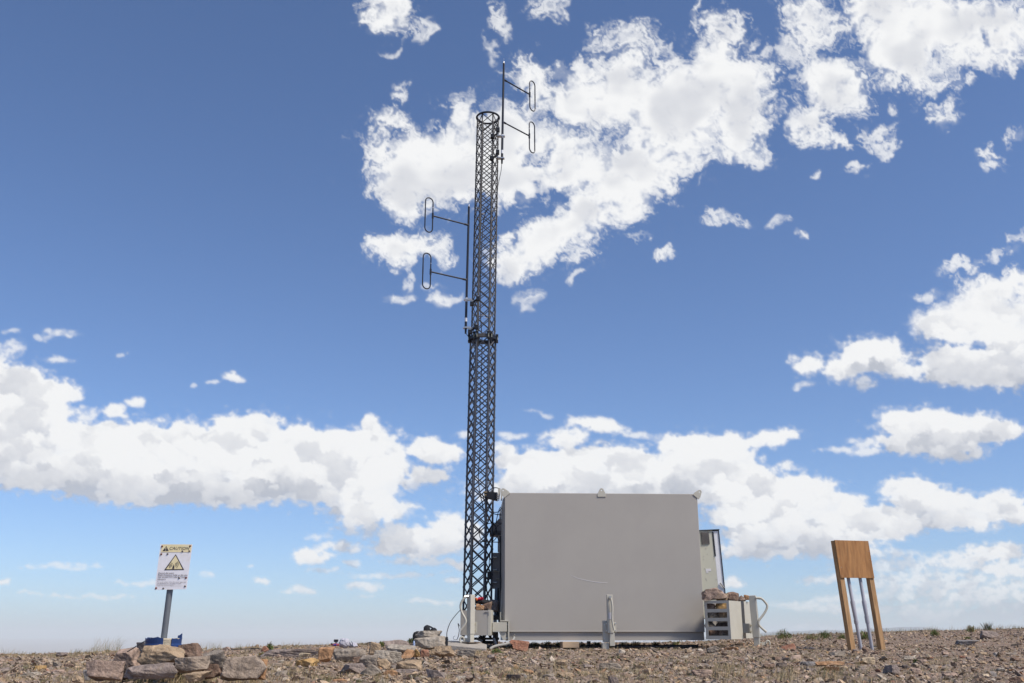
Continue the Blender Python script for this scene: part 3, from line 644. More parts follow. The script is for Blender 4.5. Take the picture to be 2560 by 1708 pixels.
# bolted collar between the sections
o1, o2 = hexp(z_mid + .03, .285), hexp(z_mid + .03, .225)
for k in range(6):
    b = MB(); k2 = (k + 1) % 6; pts = [o1[k].lerp(o1[k2], .10), o1[k].lerp(o1[k2], .90), o2[k].lerp(o2[k2], .90), o2[k].lerp(o2[k2], .10)]
    b.prism([p + UP * -.035 for p in pts], (0, 0, .07)); pl = b.build('collar_plate', M_STEELUP if k == 4 else M_BLACK, tw, bevel=.004)
    for t_ in (.13, .87):
        p = o1[k].lerp(o1[k2], t_)
        MB().box(p + UP * .055, (.05, .05, .04)).build('clamp_block', M_BLACK, pl); MB().box(p - UP * .055, (.045, .045, .035)).build('clamp_block', M_BLACK, pl)
        p = p + (p - tower_axis(p.z)).normalized() * .012; MB().tube([p - UP * .06, p + UP * .085], .0085, 6).build('bolt', M_BRASS, pl)
# cable climbing inside, little white ties
cp = arc([at(x, y, YT - .05 if i % 2 else YT + .03) for i, (x, y) in enumerate(((1221, 515), (1214, 533), (1208, 560), (1203, 640), (1201, 735), (1202, 800), (1205, 850), (1204, 930), (1200, 1010), (1203, 1090), (1196, 1180), (1199, 1230), (1208, 1270), (1215, 1340), (1214, 1425), (1219, 1500)))], 6)
b = MB(); b.tube(cp, .009, 6); b.build('riser_cable', M_CABLE, tw, smooth=True)
for x0, x1, y in ((1197, 1231, 788), (1210, 1220, 794.5), (1205, 1212, 534), (1199, 1207, 992), (1188, 1200, 1209)): MB().tube([at(x0, y, YT), at(x1, y + .5, YT)], .006 if x1 - x0 > 9 else .012, 6).build('cable_tie', M_LABEL, tw)
# loops of cable between tower and container
lc = [((1250, 1222), (1238, 1219.5), (1226, 1224), (1216, 1240)), ((1254, 1270), (1247, 1279), (1236, 1281), (1222, 1277), (1214, 1262), (1206, 1235)), ((1256, 1288), (1240, 1286), (1226, 1281), (1217, 1270)),
      ((1254, 1308), (1240, 1307.5), (1222, 1309), (1204, 1317), (1198, 1332), (1203, 1348), (1220, 1356), (1234, 1352), (1243, 1338), (1238, 1318), (1232, 1304)), ((1254, 1310), (1245, 1314), (1240, 1326), (1244, 1345), (1252, 1357)),
      ((1251, 1268), (1246, 1280), (1241, 1302), (1236, 1330), (1230, 1360), (1224, 1395), (1222, 1430)), ((1200, 1354), (1225, 1355), (1253, 1356)), ((1220, 1500), (1228, 1520), (1236, 1548))]
for i, L in enumerate(lc):
    b = MB(); b.tube(arc([at(x, y, 17.35 + .12 * math.sin(i * 1.7 + j)) for j, (x, y) in enumerate(L)], 6), .0075, 6)
    tag(b.build('coax_cable', M_CABLE, None, base=at(*L[0], 17.35), smooth=True), ['short black cable arching over the black bracket from container to tower', 'black cable sagging from the container corner to the tower, highest of the sagging ones', 'black cable running almost level into the tower just below the sagging one', 'long black cable loop circling beside the grey weather hood', 'black cable curling down across the weather hood to the cabinet top', 'thin black wire slanting from the container top corner past the hood', 'thin straight wire stretched level above the dark cabinet', 'thin wire dropping beside the tower foot to the black block'][i], 'cable', 'cables between tower and container')
# support arm
YK = 17.3
br = thing('support_bracket', at(1247, 1240, YK), 'black steel bracket clamping the tower to the top left corner of the container', 'bracket')
b = MB(); b.prism([at(x, y, YK) for x, y in ((1209, 1228), (1244, 1231), (1244, 1251), (1212, 1243))], (0, .16, 0)); b.build('arm_box', M_BLACK, br, bevel=.004)
MB().tube([at(1209, 1230, YK - .02), at(1218, 1231, YK - .02)], .01, 6).build('bolt', M_BRASS, br); MB().tube([at(1210, 1237.5, YK - .02), at(1216, 1238, YK - .02)], .01, 6).build('bolt', M_BRASS, br)
b = MB(); b.prism([at(x, y, YK - .05) for x, y in ((1245, 1222), (1247, 1220), (1251, 1221), (1252, 1226), (1247.5, 1252), (1245.5, 1252))], (0, .03, 0)); b.prism([at(x, y, YK - .1) for x, y in ((1252.5, 1228), (1256, 1228), (1255.5, 1251), (1252, 1251))], (0, .05, 0)); b.build('hinge_plate', M_TAN2, br)
for y in (1235.5, 1240.5, 1245.5): MB().tube([at(1241, y, YK - .01), at(1249, y + .5, YK - .01)], .009, 6).build('hinge_bolt', M_ZINC, br)

# ------------------------------------------------------------------ antennas
def antenna(top, bot, arms, label, side, dyaw):
    t, q = at(*top, 17.45), at(*bot, 17.45)
    r = thing('dipole_antenna', q, label, 'antenna', 'folded dipole antennas on the tower')
    ax = (t - q); L = ax.length; u = ax.normalized()
    b = MB(); b.tube([q, q.lerp(t, .995)], [.0245, .0215], 14); b.build('mast_tube', M_MAST, r, smooth=True)
    b = MB(); b.tube([t, t + u * .012], .026, 12); b.tube([t, t + u * .055], [.012, .007], 8); b.tube([t + u * .05, t + u * .13], .004, 6); b.build('spike_cap', M_ZINC, r, smooth=True)
    for f in (.035, .215):
        b = MB(); p = q.lerp(t, f + .02 if f < .1 else f); b.tube([p, p + u * .075], .0255, 12); b.build('white_band', M_WHITE, r, smooth=True)
    b = MB(); b.tube([q - u * .10, q], [.017, .022], 10); b.build('cable_boot', M_BLACK, r, smooth=True)
    for f in (0, .225 * 1.0):
        b = MB(); p = q.lerp(t, f + .005); b.box(p + Vector((-side * .03, 0, 0)), (.16, .07, .016)); b.tube([p + Vector((.035, -.03, 0)), p + Vector((.035, .04, 0))], .006, 6); b.tube([p + Vector((-.045, -.03, 0)), p + Vector((-.045, .04, 0))], .006, 6)
        b.box(p + Vector((-side * .03, .0, .02)), (.13, .05, .01)); b.build('u_bolt_clamp', M_ZINC, r)
    for k, (s0, s1) in enumerate(arms):
        a = at(*s0, 17.45); f = max(0, min(1, (a - q).dot(u) / L)); a = q.lerp(t, f)
        d = Vector((math.cos(dyaw) * side, math.sin(dyaw), 0)); e = at(*s1, 17.45)
        ln = .80; tip = a + d * ln
        b = MB(); b.tube([a, a + d * .09], .021, 10); b.tube([a + d * .09, tip], .0148, 10); b.tube([tip - u * .055, tip + u * .055], .020, 10); am = b.build('boom', M_MAST, r, smooth=True)
        H, W2 = .36, .165; rc = W2 / 2; up = UP * 1; o = tip + d * (rc)
        pts = []
        for i in range(9): w_ = math.pi * i / 8; pts.append(o + up * (H - rc + rc * math.sin(w_)) + d * (rc * math.cos(w_)))
        for i in range(9): w_ = math.pi + math.pi * i / 8; pts.append(o + up * (-(H - rc) + rc * math.sin(w_)) + d * (rc * math.cos(w_)))
        b = MB(); b.tube(pts, .0125, 8, closed=True); b.tube([o + d * rc - up * .08, o + d * rc + up * .08], .0135, 8); b.build('dipole_loop', M_MAST, am, smooth=True)
        b = MB(); z = tip + up * .17; b.tube([z - up * .008, z + up * .008], .0125, 8); b.build('loop_ring', M_LABEL, am)
    return r
A1 = antenna((1259.5, 159.5), (1255, 398), [((1261, 199), (1322, 238)), ((1259, 305), (1322, 340))], 'dark folded dipole antenna standing above the tower top, its two booms pointing right', 1, R(46))
A2 = antenna((1172.3, 517.5), (1164.3, 822), [((1168, 563), (1082, 540)), ((1166, 700), (1076, 678))], 'dark folded dipole antenna on the left side of the tower, its two booms pointing left', -1, R(-33))
def clampset(pts, label):
    p0 = at(*pts[0], 17.42); r = thing('clamp_arm', p0, label, 'clamp', 'black clamps holding the antenna masts')
    P = [at(x, y, Y) for x, y, Y in pts[1:]]
    b = MB(); b.tube(P, .022, 6); b.box(P[0], (.07, .07, .085)); b.box(P[-1], (.075, .07, .08)); b.build('arm', M_BLACK, r, bevel=.003)
    b = MB(); b.tube([P[0] + UP * .03, P[0] + UP * .06], .016, 6); b.tube([P[-1] + UP * .03, P[-1] + UP * .06], .016, 6); b.tube([P[len(P) // 2], at(*pts[0], 17.42)], .007, 6); b.build('bolt', M_ZINC, r)
clampset([(1253, 339), (1245, 325, 17.35), (1241, 336, 17.34), (1231, 341, 17.35)], 'upper black clamp near the tower top holding the right antenna')
clampset([(1253, 395), (1244, 381, 17.35), (1240, 391, 17.34), (1229, 396, 17.35)], 'lower black clamp holding the foot of the right antenna')
clampset([(1168, 750), (1195, 747, 17.33), (1188, 752, 17.34), (1180, 760, 17.36)], 'upper black clamp holding the left antenna to the tower')
clampset([(1168, 822), (1191, 818, 17.33), (1185, 821, 17.34), (1175, 830, 17.36)], 'black clamp just above the bolted collar holding the foot of the left antenna')
for L, lb in ((((1254.8, 404), (1253, 425), (1249, 445), (1245.5, 462), (1243, 480), (1240, 520)), 'thin feed cable hanging from the right antenna foot into the tower'), (((1164, 830), (1168, 838), (1176, 845), (1190, 850)), 'short feed cable from the left antenna foot to the collar')):
    b = MB(); b.tube(arc([at(x, y, 17.42) for x, y in L], 6), .006, 6); tag(b.build('feed_cable', M_CABLE, None, base=at(*L[0], 17.42), smooth=True), lb, 'cable')

# ------------------------------------------------------------------ warning sign
def text_mesh(b, s, O, ex, ey, h, width=None, shear=0, off=0.0, n=None):
    cu = bpy.data.curves.new('t', 'FONT'); cu.body = s; cu.size = 1; cu.shear = shear; cu.offset = off; cu.resolution_u = 2
    o = bpy.data.objects.new('t', cu); col.objects.link(o); bpy.context.view_layer.update()
    me = o.evaluated_get(bpy.context.evaluated_depsgraph_get()).to_mesh()
    vs = [v.co.copy() for v in me.vertices]; fs = [tuple(p.vertices) for p in me.polygons]
    x0, x1 = min(v.x for v in vs), max(v.x for v in vs)
    sx = h if width is None else width / (x1 - x0)
    b.add([O + ex * ((v.x - x0) * sx) + ey * (v.y * h) for v in vs], fs)
    o.to_mesh_clear(); bpy.data.objects.remove(o); bpy.data.curves.remove(cu)
YS = 7.8
pb = at(409, 1600, YS); lean = .025
sax = Vector((math.sin(lean), 0, math.cos(lean)))
sg = thing('warning_sign', pb, 'white caution sign about radio fields, riveted to a grey pipe post in a blue bucket', 'sign')
top_z = (at(430, 1372, YS).z - pb.z)
b = MB(); b.tube([pb - sax * .05, pb + sax * top_z], .0238, 18); b.build('post', mat('grey_pipe', (.15, .165, .18), rough=.5, var=.1, scale=12, metal=.25), sg, smooth=True)
TL, TR, BL, BR = [at(x, y, YS - .035) for x, y in ((401.3, 1360.8), (481, 1361.2), (386.2, 1475.3), (466, 1473))]
yv = Vector((0, -1, 0))
def SP_(u, v, d=0): return TL.lerp(TR, u).lerp(BL.lerp(BR, u), v) + yv * d
b = MB(); b.prism([SP_(0, 0), SP_(1, 0), SP_(1, 1), SP_(0, 1)], (0, .004, 0)); pn = b.build('panel', mat('sign_white', (.80, .80, .83), rough=.45, var=.05, scale=30, stain=(.74, .72, .68), stain_s=9), sg)
M_SY = mat('faded_yellow', (.80, .70, .42), rough=.5, var=.08, scale=25, stain=(.80, .77, .66), stain_s=14, stain_lo=.5, stain_hi=.8); M_SK = mat('sign_black', (.055, .045, .05), rough=.5, var=.25, scale=40)
def flat(b, pts, d): b.add([SP_(u, v, d) for u, v in pts], [tuple(range(len(pts)))])
b = MB(); flat(b, [(.05, .005), (.985, .005), (.985, .178), (.05, .178)], .0015); b.build('header_band', M_SY, pn)
b = MB(); flat(b, [(.195, .040), (.285, .148), (.092, .150)], .003); flat(b, [(.52, .22), (.85, .572), (.22, .572)], .0015); b.build('warning_triangle', M_SK, pn)
b = MB(); flat(b, [(.178, .072), (.205, .072), (.198, .118), (.186, .118)], .0045); flat(b, [(.182, .126), (.202, .126), (.202, .140), (.182, .140)], .0045); flat(b, [(.522, .252), (.793, .553), (.283, .553)], .003); b.build('triangle_field', M_SY, pn)
b = MB(); cx, cy = .507, .455; asp = (TR - TL).length / (BL - TL).length
flat(b, [(cx - .012, cy + .012), (cx + .014, cy + .012), (cx + .036, cy + .088), (cx - .040, cy + .088)], .0045)
flat(b, [(cx + .010 * math.cos(a), cy - .004 + .010 * asp * math.sin(a)) for a in np.linspace(0, 6.28, 11)[:-1]], .0045)
for rr in (.052, .090, .132):
    for sg_ in (0, math.pi):
        a_ = np.linspace(-.75, .75, 10) + sg_; p = [(cx + rr * math.cos(a), cy + rr * asp * math.sin(a)) for a in a_]; q = [(cx + (rr + .015) * math.cos(a), cy + (rr + .015) * asp * math.sin(a)) for a in a_]
        for i in range(9): flat(b, [p[i], p[i + 1], q[i + 1], q[i]], .0045)
b.build('radiation_symbol', M_SK, pn)
b = MB(); ex = (TR - TL).normalized(); ey = (TL - BL).normalized(); wid = (TR - TL).length; hei = (BL - TL).length
def line(s, u0, u1, v, hh, off=0.0, sh=.15, d=.003): text_mesh(b, s, SP_(u0, v, d), ex, ey, hh * hei, (u1 - u0) * wid, sh, off)
line('CAUTION', .305, .925, .121, .090, .004, .2); b.build('lettering', M_SK, pn)
b = MB()
for s, u0, u1, v in (('Beyond this point:', .055, .545, .645), ('Radio frequency fields at this site', .055, .965, .688), ('may exceed FCC rules for human', .055, .965, .730), ('exposure.', .055, .315, .778)): line(s, u0, u1, v, .040, .022)
for s, u0, u1, v in (('For your safety, obey all posted signs and', .055, .955, .835), ('site guidelines for working in radio', .055, .80, .868), ('frequency environments.', .055, .58, .90)): line(s, u0, u1, v, .029, .008)
flat(b, [(.09, .922), (.9, .912), (.9, .9135), (.09, .9235)], .003); flat(b, [(.5, .938), (.86, .933), (.86, .935), (.5, .940)], .003)
b.build('small_print', mat('sign_grey_print', (.17, .16, .18), rough=.5), pn)
for i, (x, y, br_) in enumerate(((300, 190, 1), (1113, 178, 1), (890, 330, 0), (1092, 325, 0), (273, 417, 1), (457, 410, 0), (795, 1120, 0), (993, 1120, 1), (125, 1402, 1), (335, 1415, 0), (965, 1368, 0))):
    L = 250 - 175 * (y - 125) / 1330; u, v = (x - L) / 928, (y - 125) / 1330; b = MB(); c = SP_(u, v)
    b.tube([c - yv * .004, c + yv * .003, c + yv * .006], [.0075, .0075, .004], 10); b.build('rivet', mat('rusty_rivet', (.13, .03, .02), rough=.7) if br_ and i == 0 else (bpy.data.materials['rusty_rivet'] if br_ else bpy.data.materials.get('dull_rivet') or mat('dull_rivet', (.13, .12, .12), rough=.4, metal=.5)), pn, smooth=True)
# bucket
bc = at(408, 1612, YS + .0); bt = at(408, 1596, YS).z
bk = thing('bucket', Vector((bc.x, YS, bt - .2)), 'torn blue plastic bucket filled with concrete, holding the sign post among the rocks', 'bucket')
c0 = Vector((bc.x, YS, 0))
b = MB(); vs = []; n = 40; fs = []
def lip(a): return .004 * math.sin(3 * a) + .003 * math.sin(7 * a + 1) + .005 * (math.sin(11 * a) > .6)
for j, (zz, rr) in enumerate(((bt - .22, .118), (bt - .075, .132), (bt - .07, .137), (bt - .045, .137), (bt - .04, .133), (bt, .136))):
    for k in range(n):
        a = 2 * math.pi * k / n; vs.append(c0 + Vector((rr * math.cos(a), rr * math.sin(a), zz + (lip(a) if j == 5 else 0))))
for j in range(5):
    for k in range(n):
        a = math.degrees(2 * math.pi * k / n)
        if j >= 2 and 279 < a < 310: continue
        fs.append((j * n + k, j * n + (k + 1) % n, (j + 1) * n + (k + 1) % n, (j + 1) * n + k))
b.add(vs, fs); o = b.build('shell', M_BLUE, bk); so = o.modifiers.new('s', 'SOLIDIFY'); so.thickness = .004
b = MB(); b.tube([c0 + UP * (bt - .2), c0 + UP * (bt - .008), c0 + UP * (bt - .0)], [.120, .127, .118], 36); b.build('concrete_fill', mat('pale_concrete', (.42, .37, .28), rough=.9, var=.12, scale=20, bump=.4, bscale=60), bk, smooth=True)
b = MB(); p = at(449, 1590, YS + .02); b.prism([p + Vector(q) for q in ((-.012, 0, -.10), (.014, 0, -.10), (.014, 0, .018), (.0, 0, .006), (-.014, 0, .002))], (0, .02, 0)); b.build('torn_rim', M_BLUE, bk)
b = MB(); b.tube(arc([at(x, y, Y) for x, y, Y in ((362, 1603, 7.75), (352, 1609, 7.6), (342, 1615, 7.5), (334, 1620, 7.45), (318, 1630, 7.6))], 5), .004, 6); tag(b.build('wire', M_CABLE, None, base=at(362, 1603, 7.75)), 'dark wire running left from the blue bucket over the rocks', 'wire')

# ------------------------------------------------------------------ plywood board on two posts with conduits
hb = hit(2175, 1627); YBd = hb.y; YW = R(21); ux = Vector((math.cos(YW), math.sin(YW), 0)); un = Vector((-math.sin(YW), math.cos(YW), 0))
bd = thing('wooden_board', hb, 'orange-brown plywood board on two leaning timber posts, right of the container', 'board')
Bp = [at(x, y, YBd + d) for x, y, d in ((2085.5, 1350.5, 0), (2169.5, 1353, 0), (2186, 1445, 0), (2102, 1444.5, 0))]
# board plane: vertical, leaning left; found from its lower left corner
LLc = at(2102, 1444.5, YBd - .05); tilt = math.atan(.075)
sv = (Vector((-ux.x * math.sin(tilt), -ux.y * math.sin(tilt), math.cos(tilt)))).normalized(); su = (ux * math.cos(tilt) + UP * math.sin(tilt) * .15).normalized()
def solve_w():
    best = 0
    for i in range(300):
        wv = i * .005
        p = LLc + su * wv; pxx = 1280 + FOC * p.x / (p.y * CP + p.z * SP)
        if pxx >= 2186: return wv
    return .7
def solve_h():
    for i in range(400):
        p = LLc + sv * (i * .004); zc = p.y * CP + p.z * SP; py = 854 - FOC * (-p.y * SP + p.z * CP) / zc
        if py <= 1350.5: return i * .004
    return .65
BWd, BHt = solve_w(), solve_h()
b = MB(); b.prism([LLc, LLc + su * BWd, LLc + su * BWd + sv * BHt, LLc + sv * BHt], un * .019); b.build('plywood_panel', M_PLY, bd, bevel=.001)
PW = .088
def gslope(P, d):                                # follow a leaning line down into the ground
    q = P.copy()
    for i in range(600):
        if q.z < gz(q.x, q.y) - .05: break
        q = q - d * .01
    return q
for u in (.001, BWd - PW * .93 - .0):
    P = LLc + su * u + un * .0195 + sv * (BHt - .005); F = gslope(P, sv)
    b = MB(); b.prism([F, F + su * PW, F + su * PW + un * PW, F + un * PW], P - F); b.build('post', M_WOOD, bd, bevel=.004)
for (x0, y0, x1, y1, k) in ((2124, 1444, 2153, 1624, 0), (2154, 1445, 2180, 1621, 1)):
    Yq = YBd + .10 + k * .06; t_, q_ = at(x0, y0 - 30, Yq), at(x1, y1, Yq + .05); t_.x -= .06; q_ = q_ - (t_ - q_).normalized() * .12; ax = (t_ - q_)
    b = MB(); b.tube([q_, q_ + ax * .36, q_ + ax * .361, q_ + ax * (.40 + .04 * k), q_ + ax * (.401 + .04 * k), q_ + ax * .60, q_ + ax * .615, t_], [.0265, .0265, .034, .034, .029, .037, .0265, .0265], 16)
    b.build('conduit_pipe', M_PVC, bd, smooth=True)
b = MB(); b.box(hit(2182, 1621) + Vector((0, .1, .02)), (.14, .12, .05)); tag(b.build('small_block', mat('green_grey_block', (.06, .07, .065), rough=.8), None, base=hit(2182, 1621), bevel=.01), 'dark green-grey block at the foot of the right conduit under the board', 'block')

# nails, a knot and splits on the board
for u, v in ((.04, .04), (.04, .5), (.04, .95), (.95, .05), (.955, .5), (.95, .94), (.06, .27), (.94, .72)):
    c = LLc + su * BWd * u + sv * BHt * v; b = MB(); b.tube([c, c - un * .004], .005, 6); b.build('nail', M_DKGREY, bd)
# ------------------------------------------------------------------ concrete pads, timber, pipe, hose
def pad(pts, Y0, Y1, label, th=.12):
    a = [at(x, y, Y) for x, y, Y in pts]; b = MB(); b.prism(a, (0, 0, -th)); o = b.build('concrete_pad', M_CONC, None, base=a[0], bevel=.014, seg=3); return tag(o, label, 'concrete pad', 'concrete pads under the jacks')
pad([(1114, 1612, 16.05), (1216, 1622, 15.9), (1217, 1611, 16.35), (1196, 1604.5, 16.8), (1118, 1601.5, 16.8)], 0, 0, 'broad worn concrete slab under the left jack', .17)
pad([(1848, 1618.5, 16.55), (1952, 1623, 16.5), (1953, 1617, 17.1), (1850, 1614, 17.2)], 0, 0, 'grey concrete slab under the right jack', .10)
def crib(x0, y0, x1, y1, Y, d, label, m, yaw=0):
    p, q = at(x0, y0, Y), at(x1, y1, Y); b = MB(); b.box(((p.x + q.x) / 2, Y + d / 2, (p.z + q.z) / 2), (q.x - p.x, d, p.z - q.z), rotz(yaw)); o = b.build('wood_block', m, None, base=((p.x + q.x) / 2, Y, q.z), bevel=.005); return tag(o, label, 'block', 'blocks under the container')
crib(1404, 1604.5, 1446, 1620, 16.95, .3, 'pale sawn timber block under the middle of the container', mat('pale_timber', (.50, .37, .24), rough=.8, var=.15, scale=5, stretch=(2, 2, 14)), R(6))
crib(1506, 1608, 1523, 1624, 16.6, .2, 'light grey block beside the centre jack foot', M_TAN2)
crib(1469, 1603, 1477, 1620, 17.3, .2, 'small black block under the container left of the centre jack', M_BLACK)
b = MB(); b.tube(arc([at(x, y, 17.25) for x, y in ((1300, 1619), (1360, 1617.5), (1430, 1619), (1500, 1618), (1600, 1617.5), (1700, 1616.5), (1745, 1616))], 6), .03, 12); tag(b.build('ground_pipe', M_BLACK, None, base=at(1300, 1618, 17.25), smooth=True), 'long black pipe lying on the ground beneath the container', 'pipe')
b = MB(); b.tube(arc([at(x, y, Y) for x, y, Y in ((1286, 1593, 16.85), (1281, 1602, 16.8), (1266, 1610, 16.7), (1245, 1614, 16.6), (1232, 1618, 16.5), (1224, 1624, 16.4))], 6), .022, 10); tag(b.build('flexible_conduit', mat('grey_hose', (.28, .28, .26), rough=.6, var=.1), None, base=at(1286, 1593, 16.85), smooth=True), 'grey flexible conduit curving from the container skid down to the ground', 'hose')
b = MB(); b.tube(arc([at(x, y, Y) for x, y, Y in ((1152, 1524, 16.7), (1140, 1537, 16.6), (1126, 1556, 16.4), (1118, 1578, 16.2), (1117, 1595, 16.1))], 8), .0065, 6); tag(b.build('ground_wire', M_CABLE, None, base=at(1117, 1595, 16.1), smooth=True), 'long thin wire bowing from the left jack down to the black box', 'wire')
b = MB(); b.tube(arc([at(x, y, 16.5) for x, y in ((1149, 1566), (1145, 1559), (1148, 1575), (1146, 1590), (1142, 1600))], 8), .006, 6); b.tube(arc([at(x, y, 16.5) for x, y in ((1142, 1600), (1134, 1598), (1134, 1592), (1138, 1590))], 8), .003, 5); tag(b.build('ground_wire', M_CABLE, None, base=at(1142, 1600, 16.5), smooth=True), 'short curly wire standing on the concrete slab under the left jack', 'wire')
b = MB(); b.tube(arc([hit(x, y) + UP * .03 for x, y in ((1160 / 1, 1631), (700, 1632), (640, 1626), (600, 1627), (560, 1629), (530, 1633))][1:], 6), .007, 6); tag(b.build('ground_cable', M_CABLE, None, base=hit(640, 1626), smooth=True), 'black cable lying along the skyline right of the rock pile', 'cable')

# ------------------------------------------------------------------ bags
def blob(b, c, rad, seed, e=.12, flat_=1, n=3, ex=2.3):
    bm = bmesh.new(); bmesh.ops.create_icosphere(bm, subdivisions=n, radius=1); vs = []
    for v in bm.verts:
        d = v.co.normalized(); s = (abs(d.x) ** ex + abs(d.y) ** ex + abs(d.z) ** ex) ** (-1 / ex)
        k = s * (1 + e * noise.noise(d * 1.6 + Vector((seed, seed * .7, 0))) + e * .5 * noise.noise(d * 5 + Vector((seed, 0, 0))))
        vs.append(Vector(c) + Vector((d.x * rad[0], d.y * rad[1], d.z * rad[2])) * k)
    b.add(vs, [tuple(v.index for v in f.verts) for f in bm.faces]); bm.free()
YG = 13.75
bp = thing('backpack', at(1065, 1600, YG), 'black backpack with a carry loop lying behind the big pale boulder', 'backpack')
b = MB(); blob(b, at(1067, 1577, YG), (.045, .1, .075), 3, .1); b.build('front_pocket', M_CLOTH, bp, smooth=True)
b = MB(); blob(b, at(1084, 1581, YG + .05), (.048, .1, .06), 5, .1); blob(b, at(1075, 1596, YG + .1), (.15, .1, .09), 6, .1); b.build('bag_body', M_CLOTH, bp, smooth=True)
b = MB(); b.tube(arc([at(x, y, YG) for x, y in ((1066, 1569), (1070, 1565.5), (1076, 1567.5), (1082, 1571), (1084, 1577))], 5), .011, 8); b.build('carry_loop', mat('grey_webbing', (.03, .035, .045), rough=.8), bp, smooth=True)
b = MB(); b.tube(arc([at(x, y, YG) for x, y in ((1084, 1573), (1088, 1578), (1091, 1583), (1094, 1582))], 4), .01, 6); b.build('side_strap', M_CLOTH, bp, smooth=True)
bl = thing('black_garment', at(1038, 1600, YG - .2), 'crumpled black jacket with red and blue lining beside the big pale boulder', 'jacket')
b = MB(); blob(b, at(1038, 1594, YG - .2), (.035, .06, .07), 8, .25); blob(b, at(1043, 1586, YG - .15), (.035, .06, .045), 9, .25); blob(b, at(1036, 1603, YG - .2), (.018, .04, .04), 10, .2); b.build('sleeve', M_CLOTH, bl, smooth=True)
b = MB(); blob(b, at(1051, 1581.5, YG - .1), (.03, .04, .016), 12, .2); b.build('red_lining', M_RED, bl, smooth=True)
b = MB(); blob(b, at(1047, 1584, YG - .13), (.02, .04, .012), 13, .2); b.build('blue_lining', mat('blue_cloth', (.08, .10, .28), rough=.8), bl, smooth=True)
b = MB(); blob(b, at(1035, 1612, YG - .6), (.016, .03, .05), 14, .1); tag(b.build('water_bottle', mat('pale_blue_plastic', (.30, .38, .55), rough=.3), None, base=at(1035, 1616, YG - .6), smooth=True), 'pale blue plastic bottle wedged left of the big pale boulder', 'bottle')
b = MB(); p, q = at(1111, 1592, 13.4), at(1117.5, 1617, 13.4); b.box(((p.x + q.x) / 2, 13.45, (p.z + q.z) / 2), (q.x - p.x, .1, p.z - q.z), rotz(.3), taper=.9); b.prism([at(x, y, 13.42) for x, y in ((1116, 1593), (1118, 1593), (1121, 1599.5), (1118, 1601))], (0, .06, 0)); tag(b.build('black_box', M_BLACK, None, base=at(1114, 1617, 13.4), bevel=.006), 'upright black box between the big pale boulder and the concrete slab', 'box')
YX = 15.3
bn = thing('binoculars', at(840, 1607, YX), 'black twin-barrelled binoculars standing on a patterned cloth on the skyline', 'binoculars')
b = MB()
for x in (837.7, 842.3): c = at(x, 1603, YX); b.tube([c + Vector((0, -.02, 0)), c + Vector((0, .03, 0))], .0165, 14)
b.build('barrel', M_BLACK, bn, smooth=True)
b = MB(); p = at(840, 1601, YX); b.box(p + Vector((0, .01, 0)), (.062, .05, .026)); b.tube([at(840, 1604, YX + .01), at(840, 1610, YX + .01)], .012, 8); b.build('bridge', mat('dark_rubber', (.04, .04, .045), rough=.6), bn, bevel=.008)
b = MB(); blob(b, at(839, 1612, YX + .02), (.055, .06, .022), 21, .3, n=4); pc = b.build('patterned_cloth', None or M_RED, None, base=at(839, 1614, YX), smooth=True); tag(pc, 'small multicoloured patterned cloth under the binoculars', 'cloth')
mp_ = bpy.data.materials.new('pattern_cloth'); mp_.use_nodes = True; n_ = mp_.node_tree.nodes; l_ = mp_.node_tree.links; v_ = n_.new('ShaderNodeTexVoronoi'); v_.inputs['Scale'].default_value = 70; r_ = n_.new('ShaderNodeValToRGB'); r_.color_ramp.interpolation = 'CONSTANT'
t_ = n_.new('ShaderNodeTexCoord'); l_.new(t_.outputs['Object'], v_.inputs['Vector']); l_.new(v_.outputs['Color'], r_.inputs[0]); l_.new(r_.outputs[0], n_['Principled BSDF'].inputs['Base Color'])
r_.color_ramp.elements[0].color = (.35, .03, .03, 1); r_.color_ramp.elements[1].color = (.03, .03, .04, 1); r_.color_ramp.elements[1].position = .75
for p_, c_ in ((.35, (.06, .05, .3, 1)), (.5, (.4, .25, .05, 1)), (.62, (.3, .05, .2, 1))): e_ = r_.color_ramp.elements.new(p_); e_.color = c_
pc.data.materials[0] = mp_
b = MB(); c = at(828.5, 1610, YX); b.tube([c, c + Vector((.0, .03, 0))], .012, 10); tag(b.build('lens_cap', M_BLACK, None, base=c, smooth=True), 'small round black cap left of the binoculars', 'cap')
sk = thing('cloth_sack', at(865, 1616, 15.5), 'pale grey bulging cloth sack with dark straps on the skyline beside the binoculars', 'bag')
M_SACK = mat('pale_grey_cloth', (.42, .42, .47), rough=.9, var=.12, scale=20, bump=.6, bscale=30)
b = MB(); blob(b, at(861, 1608, 15.5), (.078, .09, .075), 31, .18, n=4); b.build('sack_body', M_SACK, sk, smooth=True)
b = MB(); blob(b, at(882, 1613, 15.55), (.07, .07, .038), 33, .2, n=4); b.build('sack_flap', M_SACK, sk, smooth=True)
b = MB(); b.tube(arc([at(x, y, 15.42) for x, y in ((874, 1606), (876, 1610), (879, 1614), (882, 1616))], 4), .006, 6); b.tube(arc([at(x, y, 15.42) for x, y in ((878, 1604), (881, 1608), (882, 1616))], 4), .006, 6); b.tube(arc([at(x, y, 15.42) for x, y in ((854, 1600), (858, 1601.5), (854, 1606))], 4), .004, 6); b.build('strap', mat('slate_strap', (.06, .08, .12), rough=.8), sk, smooth=True)
